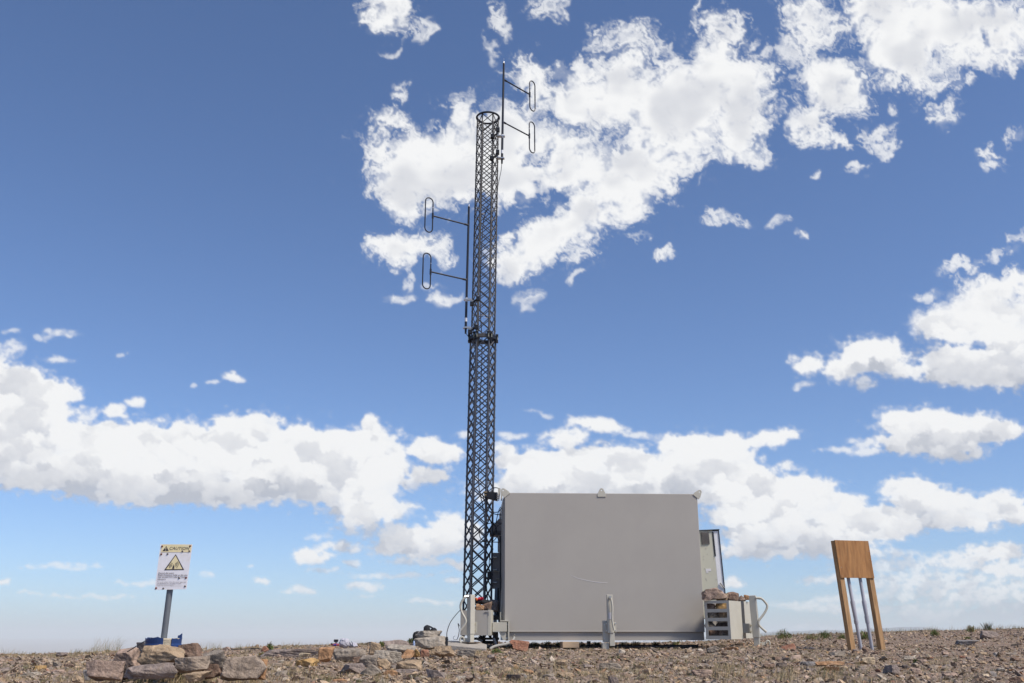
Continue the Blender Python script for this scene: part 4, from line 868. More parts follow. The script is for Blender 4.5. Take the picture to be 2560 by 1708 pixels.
# red and orange straps and dark cloth heaped in the left bin
st_ = thing('ratchet_straps', at(1200, 1500, 16.9), 'red and orange webbing straps bundled on the dark cloth in the left ballast bin', 'straps')
rs = random.Random(3)
for m_, (x0, x1, y0, y1), k in ((M_RED, (1194, 1208, 1494, 1500), 3), (M_ORANGE, (1186, 1193, 1495, 1501), 2)):
    for i in range(k):
        L = [at(rs.uniform(x0, x1), rs.uniform(y0, y1), 16.85 + rs.uniform(-.03, .03)) for _ in range(7)]
        b = MB(); b.tube(arc(L, 4), .013, 6); b.build('strap', m_, st_, smooth=True)
b = MB(); blob(b, at(1202, 1505, 16.95), (.12, .14, .04), 41, .25); blob(b, at(1220, 1508, 17.0), (.09, .12, .05), 43, .25); tag(b.build('dark_cloth', M_CLOTH, None, base=at(1205, 1508, 16.95), smooth=True), 'dark cloth heaped on the rocks in the left ballast bin', 'cloth')

# ------------------------------------------------------------------ rocks
def rock_mat():
    m = bpy.data.materials.new('weathered_rock'); m.use_nodes = True; n = m.node_tree.nodes; l = m.node_tree.links; b = n['Principled BSDF']
    b.inputs['Roughness'].default_value = .92; b.inputs['Specular IOR Level'].default_value = .2
    tc = n.new('ShaderNodeTexCoord'); oi = n.new('ShaderNodeObjectInfo'); at_ = n.new('ShaderNodeAttribute'); at_.attribute_name = 'tone'
    def nz(s, d=8, r=.65):
        x = n.new('ShaderNodeTexNoise'); x.inputs['Scale'].default_value = s; x.inputs['Detail'].default_value = d; x.inputs['Roughness'].default_value = r; l.new(tc.outputs['Object'], x.inputs['Vector']); return x.outputs['Fac']
    def mr(x, a, b_, c, d):
        y = n.new('ShaderNodeMapRange'); l.new(x, y.inputs[0])
        for i, v in enumerate((a, b_, c, d)): y.inputs[i + 1].default_value = v
        return y.outputs[0]
    sc_ = n.new('ShaderNodeVectorMath'); sc_.operation = 'SCALE'; l.new(at_.outputs['Color'], sc_.inputs[0]); l.new(mr(nz(14, 12, .78), .34, .66, .4, 1.55), sc_.inputs['Scale'])
    def mix(fac, a, c):
        x = n.new('ShaderNodeMix'); x.data_type = 'RGBA'; l.new(fac, x.inputs[0]); l.new(a, x.inputs[6]); x.inputs[7].default_value = (*c, 1); return x.outputs[2]
    c = mix(mr(nz(4.5), .52, .72, 0, .55), sc_.outputs[0], (.32, .235, .15))
    c = mix(mr(nz(7), .56, .74, 0, .6), c, (.13, .115, .11))
    c = mix(mr(nz(38, 4), .62, .72, 0, .6), c, (.42, .39, .33))
    l.new(c, b.inputs['Base Color'])
    bu = n.new('ShaderNodeBump'); bu.inputs['Strength'].default_value = 1.0; bu.inputs['Distance'].default_value = .012; l.new(nz(26, 9, .7), bu.inputs['Height'])
    b2 = n.new('ShaderNodeBump'); b2.inputs['Strength'].default_value = .7; b2.inputs['Distance'].default_value = .05; l.new(nz(6, 5), b2.inputs['Height']); l.new(b2.outputs[0], bu.inputs['Normal']); l.new(bu.outputs[0], b.inputs['Normal'])
    return m
M_ROCK = rock_mat()
TONE = dict(pinkbrown=(.33, .245, .195), tan=(.37, .275, .18), orange=(.37, .215, .115), brown=(.20, .135, .10), greybrown=(.31, .25, .195), purplegrey=(.25, .205, .18), grey=(.275, .235, .19), palegrey=(.34, .30, .245), rust=(.29, .145, .095), dark=(.11, .09, .08), bluegrey=(.20, .19, .185), cream=(.46, .37, .25), ochre=(.42, .27, .115))
_ico = {}
def ico(n):
    if n not in _ico:
        bm = bmesh.new(); bmesh.ops.create_icosphere(bm, subdivisions=n, radius=1); bm.verts.ensure_lookup_table()
        _ico[n] = (np.array([v.co[:] for v in bm.verts]), [tuple(v.index for v in f.verts) for f in bm.faces]); bm.free()
    return _ico[n]
def stone_shape(seed, n=5, cuts=9, p=60, rough=.045, shape='block'):
    rs = np.random.RandomState(seed); D, F = ico(n); D = D / np.linalg.norm(D, axis=1, keepdims=True)
    N = []; d = []
    J = rs.normal(0, .18, (6, 3))
    for i, a in enumerate(((1, 0, 0), (-1, 0, 0), (0, 1, 0), (0, -1, 0), (0, 0, 1), (0, 0, -1))):
        v = np.array(a) + J[i] * (1.6 if shape == 'wedge' else 1); N.append(v / np.linalg.norm(v)); d.append(rs.uniform(.85, 1.0))
    for _ in range(cuts):
        v = rs.normal(0, 1, 3); v /= np.linalg.norm(v); N.append(v); d.append(rs.uniform(.95, 1.3) if shape != 'round' else rs.uniform(.85, 1.0))
    if shape == 'point': 
        for s in (-1, 1): v = np.array([s * rs.uniform(.5, .9), 0, .7]); N.append(v / np.linalg.norm(v)); d.append(.62)
    N = np.array(N); d = np.array(d); q = np.maximum(D @ N.T, 1e-4) / d
    r = (q ** p).sum(1) ** (-1 / p)
    V = D * r[:, None]
    nz = perlin(V[:, 0] * 1.9 + V[:, 2] * 1.3 + seed, V[:, 1] * 1.9 - V[:, 2] * 1.1, 501) * 1.2 + perlin(V[:, 0] * 5 + V[:, 2] * 3.3, V[:, 1] * 5 + V[:, 2] * 2.7 + seed, 502) * .6 + perlin(V[:, 0] * 13 + V[:, 2] * 9, V[:, 1] * 13 - V[:, 2] * 8, 503) * .35 + np.round(2.5 * perlin(V[:, 2] * 3.2 + V[:, 0] * .5 + seed, V[:, 0] * .4 + V[:, 1] * .4, 504)) * .28
    return V * (1 + rough * nz)[:, None], F
def tone_mesh(me, cols):
    a = me.color_attributes.new('tone', 'FLOAT_COLOR', 'POINT'); a.data.foreach_set('color', np.hstack([cols, np.ones((len(cols), 1))]).astype(np.float32).ravel())
def rock(x0, y0, x1, y1, label, tone='grey', Y=None, depth=.8, shape='block', cuts=7, seed=None, roll=0, sink=.0, n=5, p=60):
    seed = seed or int(x0 * 7 + y0 * 3) % 9973
    if Y is None: Y = min(hit((x0 + x1) / 2, y1).y, 21)
    w_ = at(x1, y1, Y).x - at(x0, y1, Y).x; h_ = at(x0, y0, Y).z - at(x0, y1, Y).z
    V, F = stone_shape(seed, n=n, shape=shape, cuts=cuts, p=p)
    if roll: c, s = math.cos(R(roll)), math.sin(R(roll)); a = h_ / w_; V = np.stack([V[:, 0] * c + V[:, 2] * s * a, V[:, 1], (-V[:, 0] * s / a * a * a + V[:, 2] * c * a) / a], 1)
    lo, hi = V.min(0), V.max(0); V = (V - (lo + hi) / 2) / ((hi - lo) / 2) * (1.09, 1.05, 1.04)
    dd = w_ * depth; Yc = Y + dd / 2
    xc = (at(x0, y1, Yc).x + at(x1, y1, Yc).x) / 2; k = Yc / Y
    z1, z0 = at(x0, y0, Yc).z, at(x0, y1, Y).z - sink
    base = Vector((xc, Yc, z0))
    P = V * np.array([w_ * k / 2, dd / 2, (z1 - z0) / 2]) + np.array([0, 0, (z1 - z0) / 2])
    me = bpy.data.meshes.new('rock'); me.from_pydata(P.tolist(), [], F); me.shade_smooth()
    try: me.set_sharp_from_angle(angle=R(32))
    except Exception: pass
    c0 = np.array(TONE[tone]); tone_mesh(me, np.tile(c0, (len(P), 1))); me.materials.append(M_ROCK)
    o = bpy.data.objects.new('rock', me); col.objects.link(o); o.location = base
    return tag(o, label, 'rock')
L_ = [
 (296, 1664, 320, 1702, 'dark narrow rock squeezed between the pinkish block and the long low slab', 'dark', 7.45, .8),
 (455, 1640, 500, 1662, 'shadowed brown rock under the brown squared block of the pile', 'brown', 7.6, .8),
 (508, 1660, 552, 1700, 'dark brown rock filling the gap before the large boulder at the pile end', 'brown', 7.5, .8),
 (640, 1648, 664, 1700, 'upright rusty brown rock at the far right end of the pile', 'orange', 7.45, .8),
 (400, 1650, 470, 1690, 'dim grey rock lying behind the long low slab', 'purplegrey', 7.55, .8),
 (214, 1650, 304, 1704, 'flat-faced pinkish block at the left end of the rock pile', 'pinkbrown', 7.30, .5),
 (282, 1619, 356, 1672, 'pink-topped rust-sided slab leaning up the left of the rock pile', 'pinkbrown', 7.62, .7, 'block', 5, None, 0),
 (345, 1612, 458, 1664, 'biggest tan boulder of the pile with a yellow patch, right below the blue bucket', 'tan', 7.40, .5, 'round', 8),
 (449, 1608, 500, 1648, 'brown squared block right of the blue bucket', 'brown', 7.75, .8),
 (306, 1657, 444, 1698, 'long low purple-grey slab at the front of the rock pile', 'purplegrey', 7.15, .45, 'round', 7),
 (438, 1640, 518, 1684, 'light grey angular rock in front of the brown block in the pile', 'greybrown', 7.25, .6, 'block', 7, 41),
 (496, 1624, 565, 1688, 'dark grey slab with a pale top edge sloping down to the right in the pile', 'grey', 7.5, .7, 'wedge', 5, None, -24),
 (549, 1640, 659, 1704, 'large grey-brown boulder at the right end of the rock pile', 'greybrown', 7.3, .55, 'block', 6),
 (340, 1606, 368, 1634, 'small dusky rock tucked left of the blue bucket', 'purplegrey', 7.95, .8),
 (461, 1677, 522, 1706, 'flat tan wedge lying below the light grey rock of the pile', 'tan', 6.95, .7, 'wedge', 5, None, -14),
 (180, 1690, 208, 1710, 'small pointed tan rock left of the pinkish block at the bottom edge', 'tan', 6.95, .8, 'point'),
 (204, 1674, 224, 1702, 'blue-grey rock wedged left of the flat-faced pinkish block', 'bluegrey', 7.45, .8),
 (555, 1617, 577, 1631, 'small pinkish rock on the skyline right of the rock pile', 'pinkbrown', None, .8, 'point'),
 (653, 1615, 671, 1633, 'small reddish rock at the foot of the green shrub on the skyline', 'rust', None, .8, 'point'),
 (794, 1616, 832, 1656, 'upright orange-tan block left of the long grey ledge', 'orange', 10.8, .7, 'block', 9),
 (742, 1645, 792, 1669, 'low ochre-yellow slab in front of the upright orange block', 'ochre', None, .7),
 (826, 1620, 914, 1658, 'long mottled grey ledge with a flat top below the pale sack', 'grey', 11.3, .7, 'block', 6),
 (640, 1622, 800, 1645, 'wide flat brown-grey slab running left from the upright orange block', 'purplegrey', 13, .5, 'block', 6),
 (923, 1605, 951, 1640, 'upright tan pillar-shaped rock on the skyline', 'tan', 12.0, .9, 'block', 9),
 (962, 1600, 1023, 1624, 'smooth rounded brown mound of rock on the skyline', 'purplegrey', 14.2, .8, 'round', 12),
 (939, 1626, 1001, 1660, 'long light grey slab sloping left below the tan pillar rock', 'palegrey', 10.9, .8, 'wedge', 5, None, 8),
 (965, 1611, 1040, 1634, 'speckled pale grey ledge leading up to the big pale boulder', 'palegrey', 12.6, .7, 'wedge', 6, None, 10),
 (1037, 1590, 1112, 1626, 'big pale grey layered boulder in front of the black backpack', 'palegrey', 13.1, .6, 'block', 8, 77),
 (1040, 1577, 1102, 1600, 'rough speckled rock resting on top of the big pale boulder', 'palegrey', 13.25, .6, 'round', 7),
 (1000, 1623, 1034, 1646, 'orange rock below the left end of the big pale boulder', 'orange', 11.6, .8, 'wedge', 8),
 (1031, 1622, 1049, 1643, 'small pointed orange rock under the big pale boulder', 'ochre', 11.8, .8, 'point'),
 (1047, 1624, 1073, 1642, 'squarish red-brown rock under the middle of the big pale boulder', 'rust', 12, .8),
 (1069, 1622, 1092, 1638, 'small brown-yellow rock in the shadow under the big pale boulder', 'tan', 12.3, .8),
 (1087, 1615, 1134, 1642, 'rounded tan rock under the right end of the big pale boulder', 'tan', 12.1, .8, 'round', 9),
 (1144, 1624, 1188, 1645, 'pale lichen-flecked rock below the left concrete slab', 'palegrey', 13.2, .8, 'round', 6),
 (747, 1632, 774, 1649, 'small cream wedge rock above the ochre slab', 'cream', None, .8, 'wedge'),
 (881, 1642, 905, 1659, 'small brown cube-like rock below the mottled grey ledge', 'brown', None, .8),
 (900, 1638, 942, 1670, 'grey mottled rock right of the small brown cube-like rock', 'grey', 9.9, .8),
 (940, 1647, 975, 1675, 'tan wedge rock with a streaked side, left of the tan block', 'tan', 9.7, .7, 'wedge'),
 (991, 1650, 1052, 1676, 'flat-topped tan block resting on a dark purple rock', 'tan', 9.3, .7),
 (991, 1673, 1043, 1699, 'dark purple block beneath the flat-topped tan block', 'purplegrey', 9.1, .7),
 (958, 1676, 994, 1702, 'orange and grey rock left of the dark purple block', 'orange', 8.7, .7),
 (1065, 1673, 1111, 1716, 'dark-faced prism-shaped rock with a tan top at the bottom edge', 'purplegrey', 8.0, .8, 'wedge', 5, 15),
 (855, 1658, 917, 1688, 'tan-topped dark slab below the long mottled ledge', 'purplegrey', 9.1, .7, 'wedge', 6, None, 8),
 (901, 1661, 952, 1699, 'grey triangular rock between the tan-topped slab and the orange and grey rock', 'grey', 8.8, .6, 'point', 5),
 (832, 1697, 867, 1714, 'bright orange rock at the bottom edge below the tan-topped slab', 'orange', 7.8, .8),
 (1143, 1690, 1200, 1715, 'light grey flat rock at the bottom edge below the left jack', 'palegrey', 7.9, .8),
 (1202, 1693, 1243, 1714, 'tan rock at the bottom edge right of the light grey flat one', 'tan', 7.7, .8),
 (2213, 1662, 2248, 1690, 'dark grey cube-like boulder alone in front of the wooden board', 'purplegrey', None, .8, 'block', 5),
 (2153, 1643, 2188, 1662, 'cream rounded rock a little in front of the wooden board', 'cream', None, .8, 'round'),
 (2455, 1577, 2492, 1599, 'dark grey boulder high on the slope near the right edge', 'purplegrey', None, .8),
 (2036, 1653, 2106, 1666, 'long flat orange slab in front of the left leg of the wooden board', 'orange', None, .45, 'wedge', 9, 3),
 (2393, 1600, 2444, 1613, 'long flat blue-grey slab on the slope below the right skyline', 'bluegrey', None, .6),
 (2077, 1627, 2114, 1645, 'grey rock with a light top at the left foot of the wooden board', 'grey', None, .7, 'wedge'),
 (2003, 1654, 2041, 1666, 'flat blue-grey slab touching the long orange slab', 'bluegrey', None, .6),
 (2055, 1666, 2097, 1682, 'dull orange slab below the long orange one', 'orange', None, .7),
 (2257, 1640, 2286, 1654, 'pale rock beside a green tuft, right of the wooden board', 'palegrey', None, .7),
 (2156, 1616, 2174, 1631, 'small brown rock leaning on the conduits under the board', 'brown', None, .8, 'wedge'),
 (1954, 1609, 1990, 1627, 'rust-brown slab just right of the right concrete slab', 'rust', None, .7, 'wedge', 6, None, -12),
 (2521, 1692, 2548, 1709, 'small round brown rock at the bottom right corner', 'brown', None, .8, 'round'),
 (1275, 1600, 1322, 1631, 'split rust-red rock in front of the left end of the container', 'rust', 15.9, .7, 'wedge', 6, 23),
 (1731, 1674, 1780, 1693, 'flat pinkish-grey block in front of the ballast bins', 'pinkbrown', None, .7),
 (1267, 1686, 1301, 1704, 'dark brown rock at the bottom below the split rust-red rock', 'dark', None, .8),
 (1498, 1657, 1551, 1678, 'flat grey slab in front of the centre jack', 'grey', None, .7),
 (1768, 1615, 1804, 1633, 'dusty wedge rock under the slotted ballast bin', 'grey', None, .8, 'point'),
 (1813, 1618, 1850, 1627, 'thin flat orange slab left of the right concrete slab', 'orange', None, .7),
 (1520, 1690, 1545, 1711, 'small upright grey rock at the bottom below the flat grey slab', 'purplegrey', None, .8, 'wedge'),
 (47, 1680, 93, 1695, 'flat pale slab near the bottom left corner', 'palegrey', None, .8),
 (140, 1631, 169, 1642, 'brown oval rock on the left skyline', 'purplegrey', 13, .7, 'round'),
 (80, 1664, 113, 1677, 'flat orange-yellow rock above the pale slab on the left', 'ochre', None, .7, 'wedge'),
 (134, 1654, 153, 1668, 'small tan cube-like rock between the left skyline and the rock pile', 'grey', None, .8),
 (26, 1682, 46, 1694, 'dark flat rock left of the pale slab near the bottom left corner', 'dark', None, .8),
]
for r in L_:
    r = list(r) + [None] * 12
    rock(r[0], r[1], r[2], r[3], r[4], r[5], r[6], r[7] or .8, r[8] or 'block', r[9] or 7, r[10], r[11] or 0)
# the yellow patch on the big tan boulder is a broken face of its own colour
# rocks in the ballast bins
BR_ = [(1757, 1470, 1815, 1501, 'long brown and tan rock lying on the rim of the slotted ballast bin', 'pinkbrown', 16.6, .7, 'block', 6, 5, -20),
 (1792, 1484, 1822, 1503, 'yellow-brown rock beside the long rock on top of the slotted bin', 'tan', 16.7, .8, 'round', 7, None, 0),
 (1814, 1480, 1848, 1504, 'tan and brown split rock piled at the back of the slotted bin', 'brown', 16.95, .8, 'wedge', 6, None, 0),
 (1846, 1489, 1864, 1506, 'pointed pinkish rock on the plain ballast bin', 'pinkbrown', 17.35, .8, 'point', 6, None, 0),
 (1861, 1487, 1876, 1500, 'small orange rock on the plain ballast bin beside the jack', 'orange', 17.35, .8, 'block', 6, None, 0),
 (1763, 1508, 1790, 1530, 'pinkish rock seen through the top slot of the bin, left', 'pinkbrown', 16.75, .8, 'round', 6, None, 0),
 (1790, 1502, 1819, 1526, 'ochre rock seen through the top slot of the bin, right', 'ochre', 16.68, .8, 'round', 6, None, 0),
 (1767, 1527, 1797, 1552, 'pale rock seen through the second slot of the bin', 'palegrey', 16.75, .8, 'round', 6, None, 0),
 (1800, 1524, 1822, 1550, 'brown rock seen through the second slot of the bin, right', 'tan', 16.68, .8, 'block', 6, None, 0),
 (1764, 1552, 1788, 1574, 'pale wedge rock seen through the third slot of the bin', 'palegrey', 16.8, .8, 'wedge', 6, None, 0),
 (1790, 1556, 1822, 1574, 'dark rock seen through the third slot of the bin', 'dark', 16.75, .8, 'block', 6, None, 0),
 (1768, 1570, 1798, 1594, 'brownish rock seen through the bottom slot of the bin, left', 'brown', 16.75, .8, 'round', 6, None, 0),
 (1798, 1572, 1824, 1594, 'pinkish rock seen through the bottom slot of the bin, right', 'pinkbrown', 16.68, .8, 'point', 6, None, 0),
 (1190, 1508, 1212, 1528, 'pink-orange rock in the left ballast bin below the straps', 'orange', 16.75, .8, 'block', 6, None, 0),
 (1206, 1504, 1229, 1528, 'brown rock in the left ballast bin beside the container', 'brown', 16.8, .8, 'block', 6, None, 0),
 (1224, 1499, 1249, 1530, 'dusky red-brown rock behind the left ballast bin', 'purplegrey', 17.3, .8, 'block', 6, None, 0)]
for r in BR_: rock(*r, n=3) if False else rock(r[0], r[1], r[2], r[3], r[4], r[5], r[6], r[7], r[8], r[9], r[10], r[11], n=3)

# loose stones lying about singly, each its own object
rs = np.random.RandomState(11); names = list(TONE); wts = np.array([.17, .19, .035, .13, .08, .16, .12, .06, .02, .03, .015, .01, .01]); taken = [(r[0], r[1], r[2], r[3]) for r in L_]
places = [((0, 200), 'on the left slope'), ((660, 1120), 'on the ground left of the container'), ((1120, 1500), "before the container's left half"), ((1500, 1850), "before the container's right half"), ((1850, 2150), 'between the ballast bins and the wooden board'), ((2150, 2560), 'on the slope right of the wooden board')]
cand = []; tries = 0
while len(cand) < 90 and tries < 4000:
    tries += 1; x = rs.uniform(5, 2555); y = rs.uniform(1612, 1700)
    if 200 < x < 665: continue
    sky_y = np.interp(x, [a[0] for a in _T], [a[1] for a in _T])
    if y < sky_y + 12: continue
    h = hit(x, y); 
    if h.y > 15.5: continue
    s = (rs.uniform(.05, .115)) * FOC / (h.y * CP); hh = s * rs.uniform(.35, .6); box_ = (x - s / 2, y - hh, x + s / 2, y)
    if any(not (box_[2] < t[0] - 2 or box_[0] > t[2] + 2 or box_[3] < t[1] - 2 or box_[1] > t[3] + 2) for t in taken): continue
    taken.append(box_); cand.append((box_, names[rs.choice(len(names), p=wts / wts.sum())]))
TW = dict(pinkbrown='pinkish brown', tan='tan', orange='orange', brown='brown', purplegrey='purple-grey', grey='grey', palegrey='pale grey', rust='rust-red', greybrown='grey-brown', dark='near-black', bluegrey='blue-grey', cream='cream', ochre='ochre')
groups = {}
for bx, tn in cand:
    pl = [p for (a, c), p in places if a <= bx[0] < c][0]; groups.setdefault((tn, pl), []).append(bx)
ORD = ['first', 'second', 'third', 'fourth', 'fifth', 'sixth', 'seventh', 'eighth', 'ninth', 'tenth', 'eleventh', 'twelfth']
for (tn, pl), bs in groups.items():
    bs.sort()
    for i, bx in enumerate(bs):
        lab = (f'single loose {TW[tn]} stone ' if len(bs) == 1 else f'{ORD[i]} {TW[tn]} stone from the left, ') + pl
        o = rock(*bx, lab, tn, None, .9, ['block', 'wedge', 'round', 'block'][i % 4], 7, n=3); o.name = 'loose_stone'; o['category'] = 'stone'; o['group'] = 'loose stones scattered over the slope'

# ------------------------------------------------------------------ gravel: uncounted small stones, one object
def hull_protos(k, npts, seed):
    out = []; rs = np.random.RandomState(seed)
    for i in range(k):
        bm = bmesh.new(); P = rs.normal(0, 1, (npts, 3)); P /= np.linalg.norm(P, axis=1, keepdims=True); P *= np.array([1, rs.uniform(.5, .9), rs.uniform(.22, .55)])
        for p in P: bm.verts.new(p)
        r = bmesh.ops.convex_hull(bm, input=bm.verts); bmesh.ops.delete(bm, geom=[v for v in bm.verts if not v.link_faces], context='VERTS')
        bmesh.ops.triangulate(bm, faces=bm.faces); bm.verts.ensure_lookup_table(); bm.verts.index_update()
        out.append((np.array([v.co[:] for v in bm.verts]), np.array([[v.index for v in f.verts] for f in bm.faces]))); bm.free()
    return out
def build_gravel(N):
    rs = np.random.RandomState(5); pro = hull_protos(24, 10, 9)
    t = rs.uniform(-.66, .66, N); Y = 6.2 + (rs.rand(N) ** .8) * 18.5; X = t * Y
    Yc = np.interp(t, _t, _c); dens = .80 + .55 * perlin(X * .55, Y * .35, 611) + .35 * perlin(X * 1.7, Y * 1.2, 612); keep = (Y < Yc + 1.5) & (rs.rand(N) < dens); X, Y = X[keep], Y[keep]
    z = ground_np(X, Y); n = len(X); s = .009 + .036 * rs.rand(n) ** 3.4; s *= 1 + .9 * (rs.rand(n) > .97)
    yaw = rs.rand(n) * 6.28; tx = rs.normal(0, .4, n); ty = rs.normal(0, .4, n)
    tones = np.array([TONE[k] for k in names]); w = wts.copy(); ci = rs.choice(len(names), n, p=w / w.sum()); colr = (tones[ci] * .75 + .25 * np.array([.28, .22, .16])) * 1.08 * rs.uniform(.65, 1.3, (n, 1))
    VV = []; FF = []; CC = []; off = 0; pi = rs.randint(0, 24, n)
    for k in range(24):
        idx = np.nonzero(pi == k)[0]; PV, PF = pro[k]; m = len(idx)
        c, s_ = np.cos(yaw[idx]), np.sin(yaw[idx]); P = PV[None] * s[idx][:, None, None]
        zt = P[..., 2] + P[..., 0] * tx[idx][:, None] + P[..., 1] * ty[idx][:, None]
        x = P[..., 0] * c[:, None] - P[..., 1] * s_[:, None] + X[idx][:, None]; y = P[..., 0] * s_[:, None] + P[..., 1] * c[:, None] + Y[idx][:, None]
        zz = zt + z[idx][:, None] + s[idx][:, None] * .12
        VV.append(np.stack([x, y, zz], -1).reshape(-1, 3)); FF.append((PF[None] + (np.arange(m) * len(PV))[:, None, None] + off).reshape(-1, 3)); CC.append(np.repeat(colr[idx], len(PV), axis=0)); off += m * len(PV)
    V = np.vstack(VV).astype(np.float32); F = np.vstack(FF).astype(np.int32); Cc = np.vstack(CC)
    me = bpy.data.meshes.new('gravel'); me.vertices.add(len(V)); me.vertices.foreach_set('co', V.ravel()); me.loops.add(F.size); me.loops.foreach_set('vertex_index', F.ravel())
    me.polygons.add(len(F)); me.polygons.foreach_set('loop_start', (np.arange(len(F)) * 3).astype(np.int32)); me.update(calc_edges=True); me.shade_flat(); tone_mesh(me, Cc); me.materials.append(M_ROCK)
    o = bpy.data.objects.new('gravel', me); col.objects.link(o); tag(o, 'small angular stones covering the slope', 'gravel', kind='stuff')
build_gravel(105000)

# ------------------------------------------------------------------ dry grass
def blade_mesh(name, roots, m, parent=None, base=(0, 0, 0)):
    """roots: list of (x, y, z, height, lean vector, width, tone)"""
    V = []; F = []; Cc = []
    for (x, y, z, h, lx, ly, w_, tn) in roots:
        a = random.uniform(0, 6.28); dx, dy = math.cos(a) * w_ / 2, math.sin(a) * w_ / 2; o = len(V)
        for f, k in ((0, 1), (.4, .85), (.75, .55)):
            cx, cy, cz = x + lx * f * f, y + ly * f * f, z + h * f; V += [(cx - dx * k, cy - dy * k, cz), (cx + dx * k, cy + dy * k, cz)]
        V.append((x + lx, y + ly, z + h)); F += [(o, o + 1, o + 3, o + 2), (o + 2, o + 3, o + 5, o + 4), (o + 4, o + 5, o + 6)]; Cc += [tn] * 7
    me = bpy.data.meshes.new(name); me.from_pydata([(v[0] - base[0], v[1] - base[1], v[2] - base[2]) for v in V], [], F); tone_mesh(me, np.array(Cc)); me.materials.append(m)
    o = bpy.data.objects.new(name, me); col.objects.link(o); o.location = base; return o
M_GRASS = mat('grass_blade', attr='tone', rough=.8, var=.25, scale=14, spec=.2)
def tuft(roots, p, n, h, spread, tones, lean=.25, w_=.003, gap=.0):
    for _ in range(n):
        a = random.uniform(0, 6.28); r = spread * random.random() ** .6; x, y = p[0] + r * math.cos(a), p[1] + r * math.sin(a); hh = h * random.uniform(.4, 1.1); tn = random.choice(tones); k = random.uniform(.75, 1.2)
        roots.append((x, y, gz(x, y, False) - .01 if n < 12 else p[2] - .01, hh, (random.gauss(.35, .5)) * lean * hh, random.gauss(0, .5) * lean * hh, w_ * random.uniform(.6, 1.3), (tn[0] * k, tn[1] * k, tn[2] * k)))
STRAW = [(.42, .33, .19), (.36, .28, .16), (.30, .24, .13), (.46, .38, .25)]; GREEN = [(.10, .13, .04), (.14, .16, .06), (.08, .10, .035)]; OLV = [(.22, .20, .09), (.17, .17, .08)]
roots = []
def skyY(x): return np.interp(x, [a[0] for a in _T], [a[1] for a in _T])
for i in range(2300):                              # scattered low tufts
    x = random.uniform(0, 2560); y = skyY(x) + 2 + random.random() ** 1.2 * (1712 - skyY(x))
    p = hit(x, y)
    if random.random() < .35 and not 1150 < x < 2100: continue
    g = random.random(); tuft(roots, p, random.randint(16, 55), random.uniform(.025, .075), random.uniform(.03, .22), STRAW if g < .62 else STRAW + OLV if g < .88 else OLV + GREEN, .5, .0030)
for i in range(620):                              # fringe on the skyline
    x = random.uniform(-20, 2580); p = hit(x, skyY(x) + random.uniform(1.2, 4)); g = random.random()
    if 1260 < x < 1760 and random.random() < .3: continue
    tuft(roots, p, random.randint(8, 24), random.uniform(.03, .09) * (1.6 if x > 1900 else 1.1), .12, STRAW if g < .6 else OLV, .5, .003)
for (x0, x1, y, n, h) in ((0, 30, 1640, 50, .16), (35, 55, 1640, 14, .13), (110, 135, 1636, 30, .09), (170, 215, 1634, 130, .11), (212, 250, 1632, 130, .14), (228, 298, 1631, 210, .27), (498, 550, 1624, 150, .16), (585, 650, 1621, 120, .12), (690, 760, 1616, 90, .12), (890, 930, 1610, 40, .10), (970, 1040, 1607, 60, .08), (120, 300, 1640, 120, .06), (2160, 2330, 1580, 260, .13), (1990, 2080, 1590, 120, .12), (2440, 2560, 1572, 140, .13)):
    for _ in range(n):
        x = random.uniform(x0, x1); p = hit(x, y + random.uniform(.5, 3)); tuft(roots, p, 1, h, .02, STRAW + OLV, .55, .0026)
for (x0, x1, y0, y1, n, h) in ((300, 460, 1694, 1712, 900, .14), (440, 520, 1700, 1712, 250, .10), (520, 560, 1680, 1700, 200, .11), (215, 300, 1700, 1712, 220, .08), (560, 700, 1698, 1712, 240, .08), (720, 780, 1680, 1700, 160, .08), (1180, 1230, 1632, 1644, 160, .10), (1310, 1560, 1618, 1632, 500, .09), (1780, 1860, 1665, 1700, 260, .12), (2040, 2120, 1685, 1705, 200, .10), (1140, 1600, 1628, 1700, 300, .08), (1930, 1980, 1690, 1708, 140, .12)):
    for _ in range(n): p = hit(random.uniform(x0, x1), random.uniform(y0, y1)); tuft(roots, p, 1, h, .03, STRAW + STRAW + OLV + [(.40, .24, .12)], .6, .0032)
g = blade_mesh('dry_grass', roots, M_GRASS); tag(g, 'dry straw-coloured grass growing between the stones', 'grass', kind='stuff')

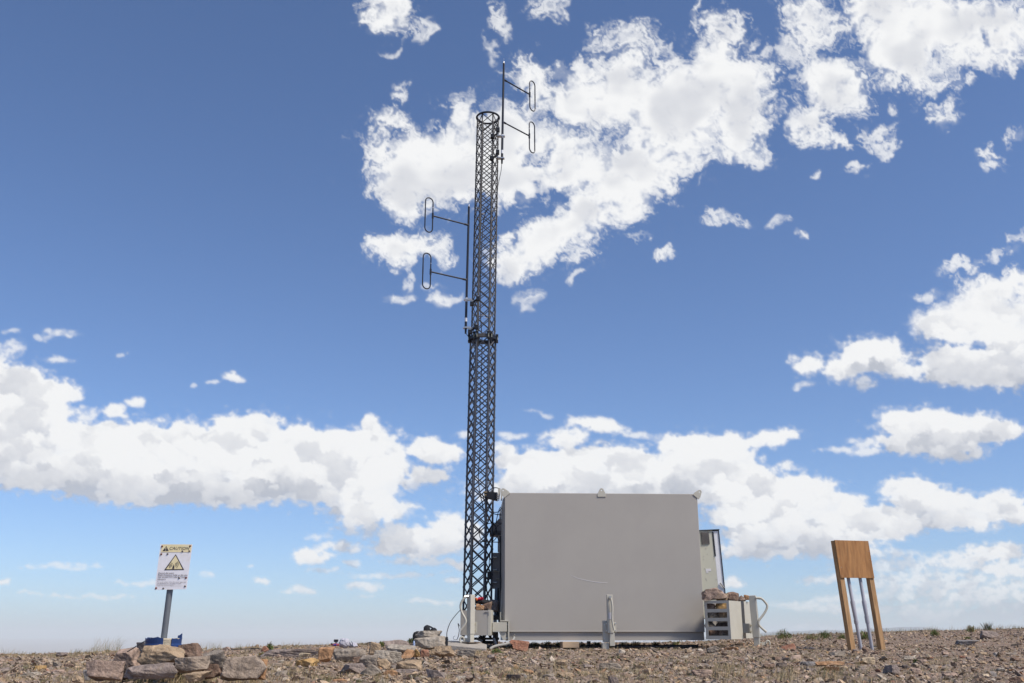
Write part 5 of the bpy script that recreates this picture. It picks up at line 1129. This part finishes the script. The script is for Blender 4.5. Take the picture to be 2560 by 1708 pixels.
# ------------------------------------------------------------------ green plants
def plant(x, y, w_, h_, label, tones=GREEN, dense=220, spiky=False, Y=None):
    p = hit(x, y) if Y is None else at(x, y, Y); k = FOC / (p.y * CP); W2, H2 = w_ / k, h_ / k
    r = thing('shrub', p, label, 'shrub', 'low green plants along the crest')
    rr = []; 
    if spiky:
        for i in range(34): a = random.uniform(-1, 1); rr.append((p.x + a * W2 * .25, p.y + random.uniform(-.03, .03), p.z - .01, H2 * random.uniform(.6, 1.05), a * W2 * .35, random.uniform(-.05, .05), .016, random.choice([(.09, .11, .05), (.06, .07, .04), (.13, .14, .07)])))
    else:
        for i in range(dense):
            a = random.gauss(0, .4); b_ = random.uniform(-.3, .3); top = H2 * (1 - .6 * min(1, abs(a)) ** 2); zz = p.z + random.uniform(-.02, .75) * top * random.uniform(.5, 1)
            rr.append((p.x + a * W2 * .5, p.y + b_ * W2, zz, top * random.uniform(.15, .38), random.gauss(0, .35) * H2 * .4, random.gauss(0, .3) * H2 * .4, .010, tuple(c * random.uniform(.8, 1.5) for c in random.choice(tones))))
    o = blade_mesh('foliage', rr, M_GRASS, base=p); o.parent = r; o.location = (0, 0, 0); o.data.transform(Matrix.Identity(4))
    st = MB()
    for i in range(7): a = random.uniform(-.3, .3) * W2; st.tube([p + Vector((a * .3, 0, -.02)), p + Vector((a, random.uniform(-.05, .05), H2 * .7))], [.004, .002], 4)
    st.build('stem', M_WOOD, r)
for a in ((674, 1629, 22, 24, 'upright green shrub on the skyline right of the rock pile'), (655, 1641, 22, 12, 'low dark green plant below the skyline shrub', OLV + GREEN), (954, 1618, 26, 16, 'green bush between the tan pillar rock and the brown mound'),
          (1027, 1609, 22, 16, 'small bright green plant left of the black jacket'), (1958, 1598, 50, 30, 'broad green shrub on the skyline right of the right jack'), (2062, 1598, 42, 26, 'round green shrub left of the wooden board'),
          (2105, 1599, 28, 16, 'yellow-green shrub just left of the board posts', OLV + GREEN), (2163, 1600, 32, 26, 'dark green shrub seen between the conduits of the board'), (2338, 1590, 28, 20, 'dark green shrub on the skyline right of the board'),
          (2428, 1583, 30, 22, 'olive shrub on the right skyline beside a boulder', OLV), (2030, 1600, 40, 15, 'dull olive shrub between the two green ones on the skyline', OLV), (2290, 1660, 16, 15, 'small green tuft beside the pale rock right of the board'),
          (1242, 1634, 34, 16, 'low green weed on the ground at the left corner of the container'), (2420, 1598, 24, 8, 'low green mat of leaves on the right slope'), (1213, 1688, 28, 10, 'small green weed near the bottom below the left jack')):
    plant(*a[:5], *( [a[5]] if len(a) > 5 else []))
plant(2468, 1575, 34, 24, 'spiky upright plant standing out on the right skyline', spiky=True)
for i, x in enumerate((1335, 1368, 1395, 1450, 1490, 1560, 1590, 1640, 1690)):
    plant(x, 1615, 34, 13, ['leafy plant seen in the gap under the container near the rust-red rock', 'leafy plant under the container between the rust-red rock and timber block', 'leafy plant under the container just left of the timber block', 'leafy plant under the container just right of the timber block', 'leafy plant under the container just left of the centre jack', 'leafy plant under the container just right of the centre jack', 'second leafy plant under the container right of the centre jack', 'third leafy plant under the container right of the centre jack', 'leafy plant under the container nearest the slotted bin'][i], OLV + GREEN, 160, False, 19.5)
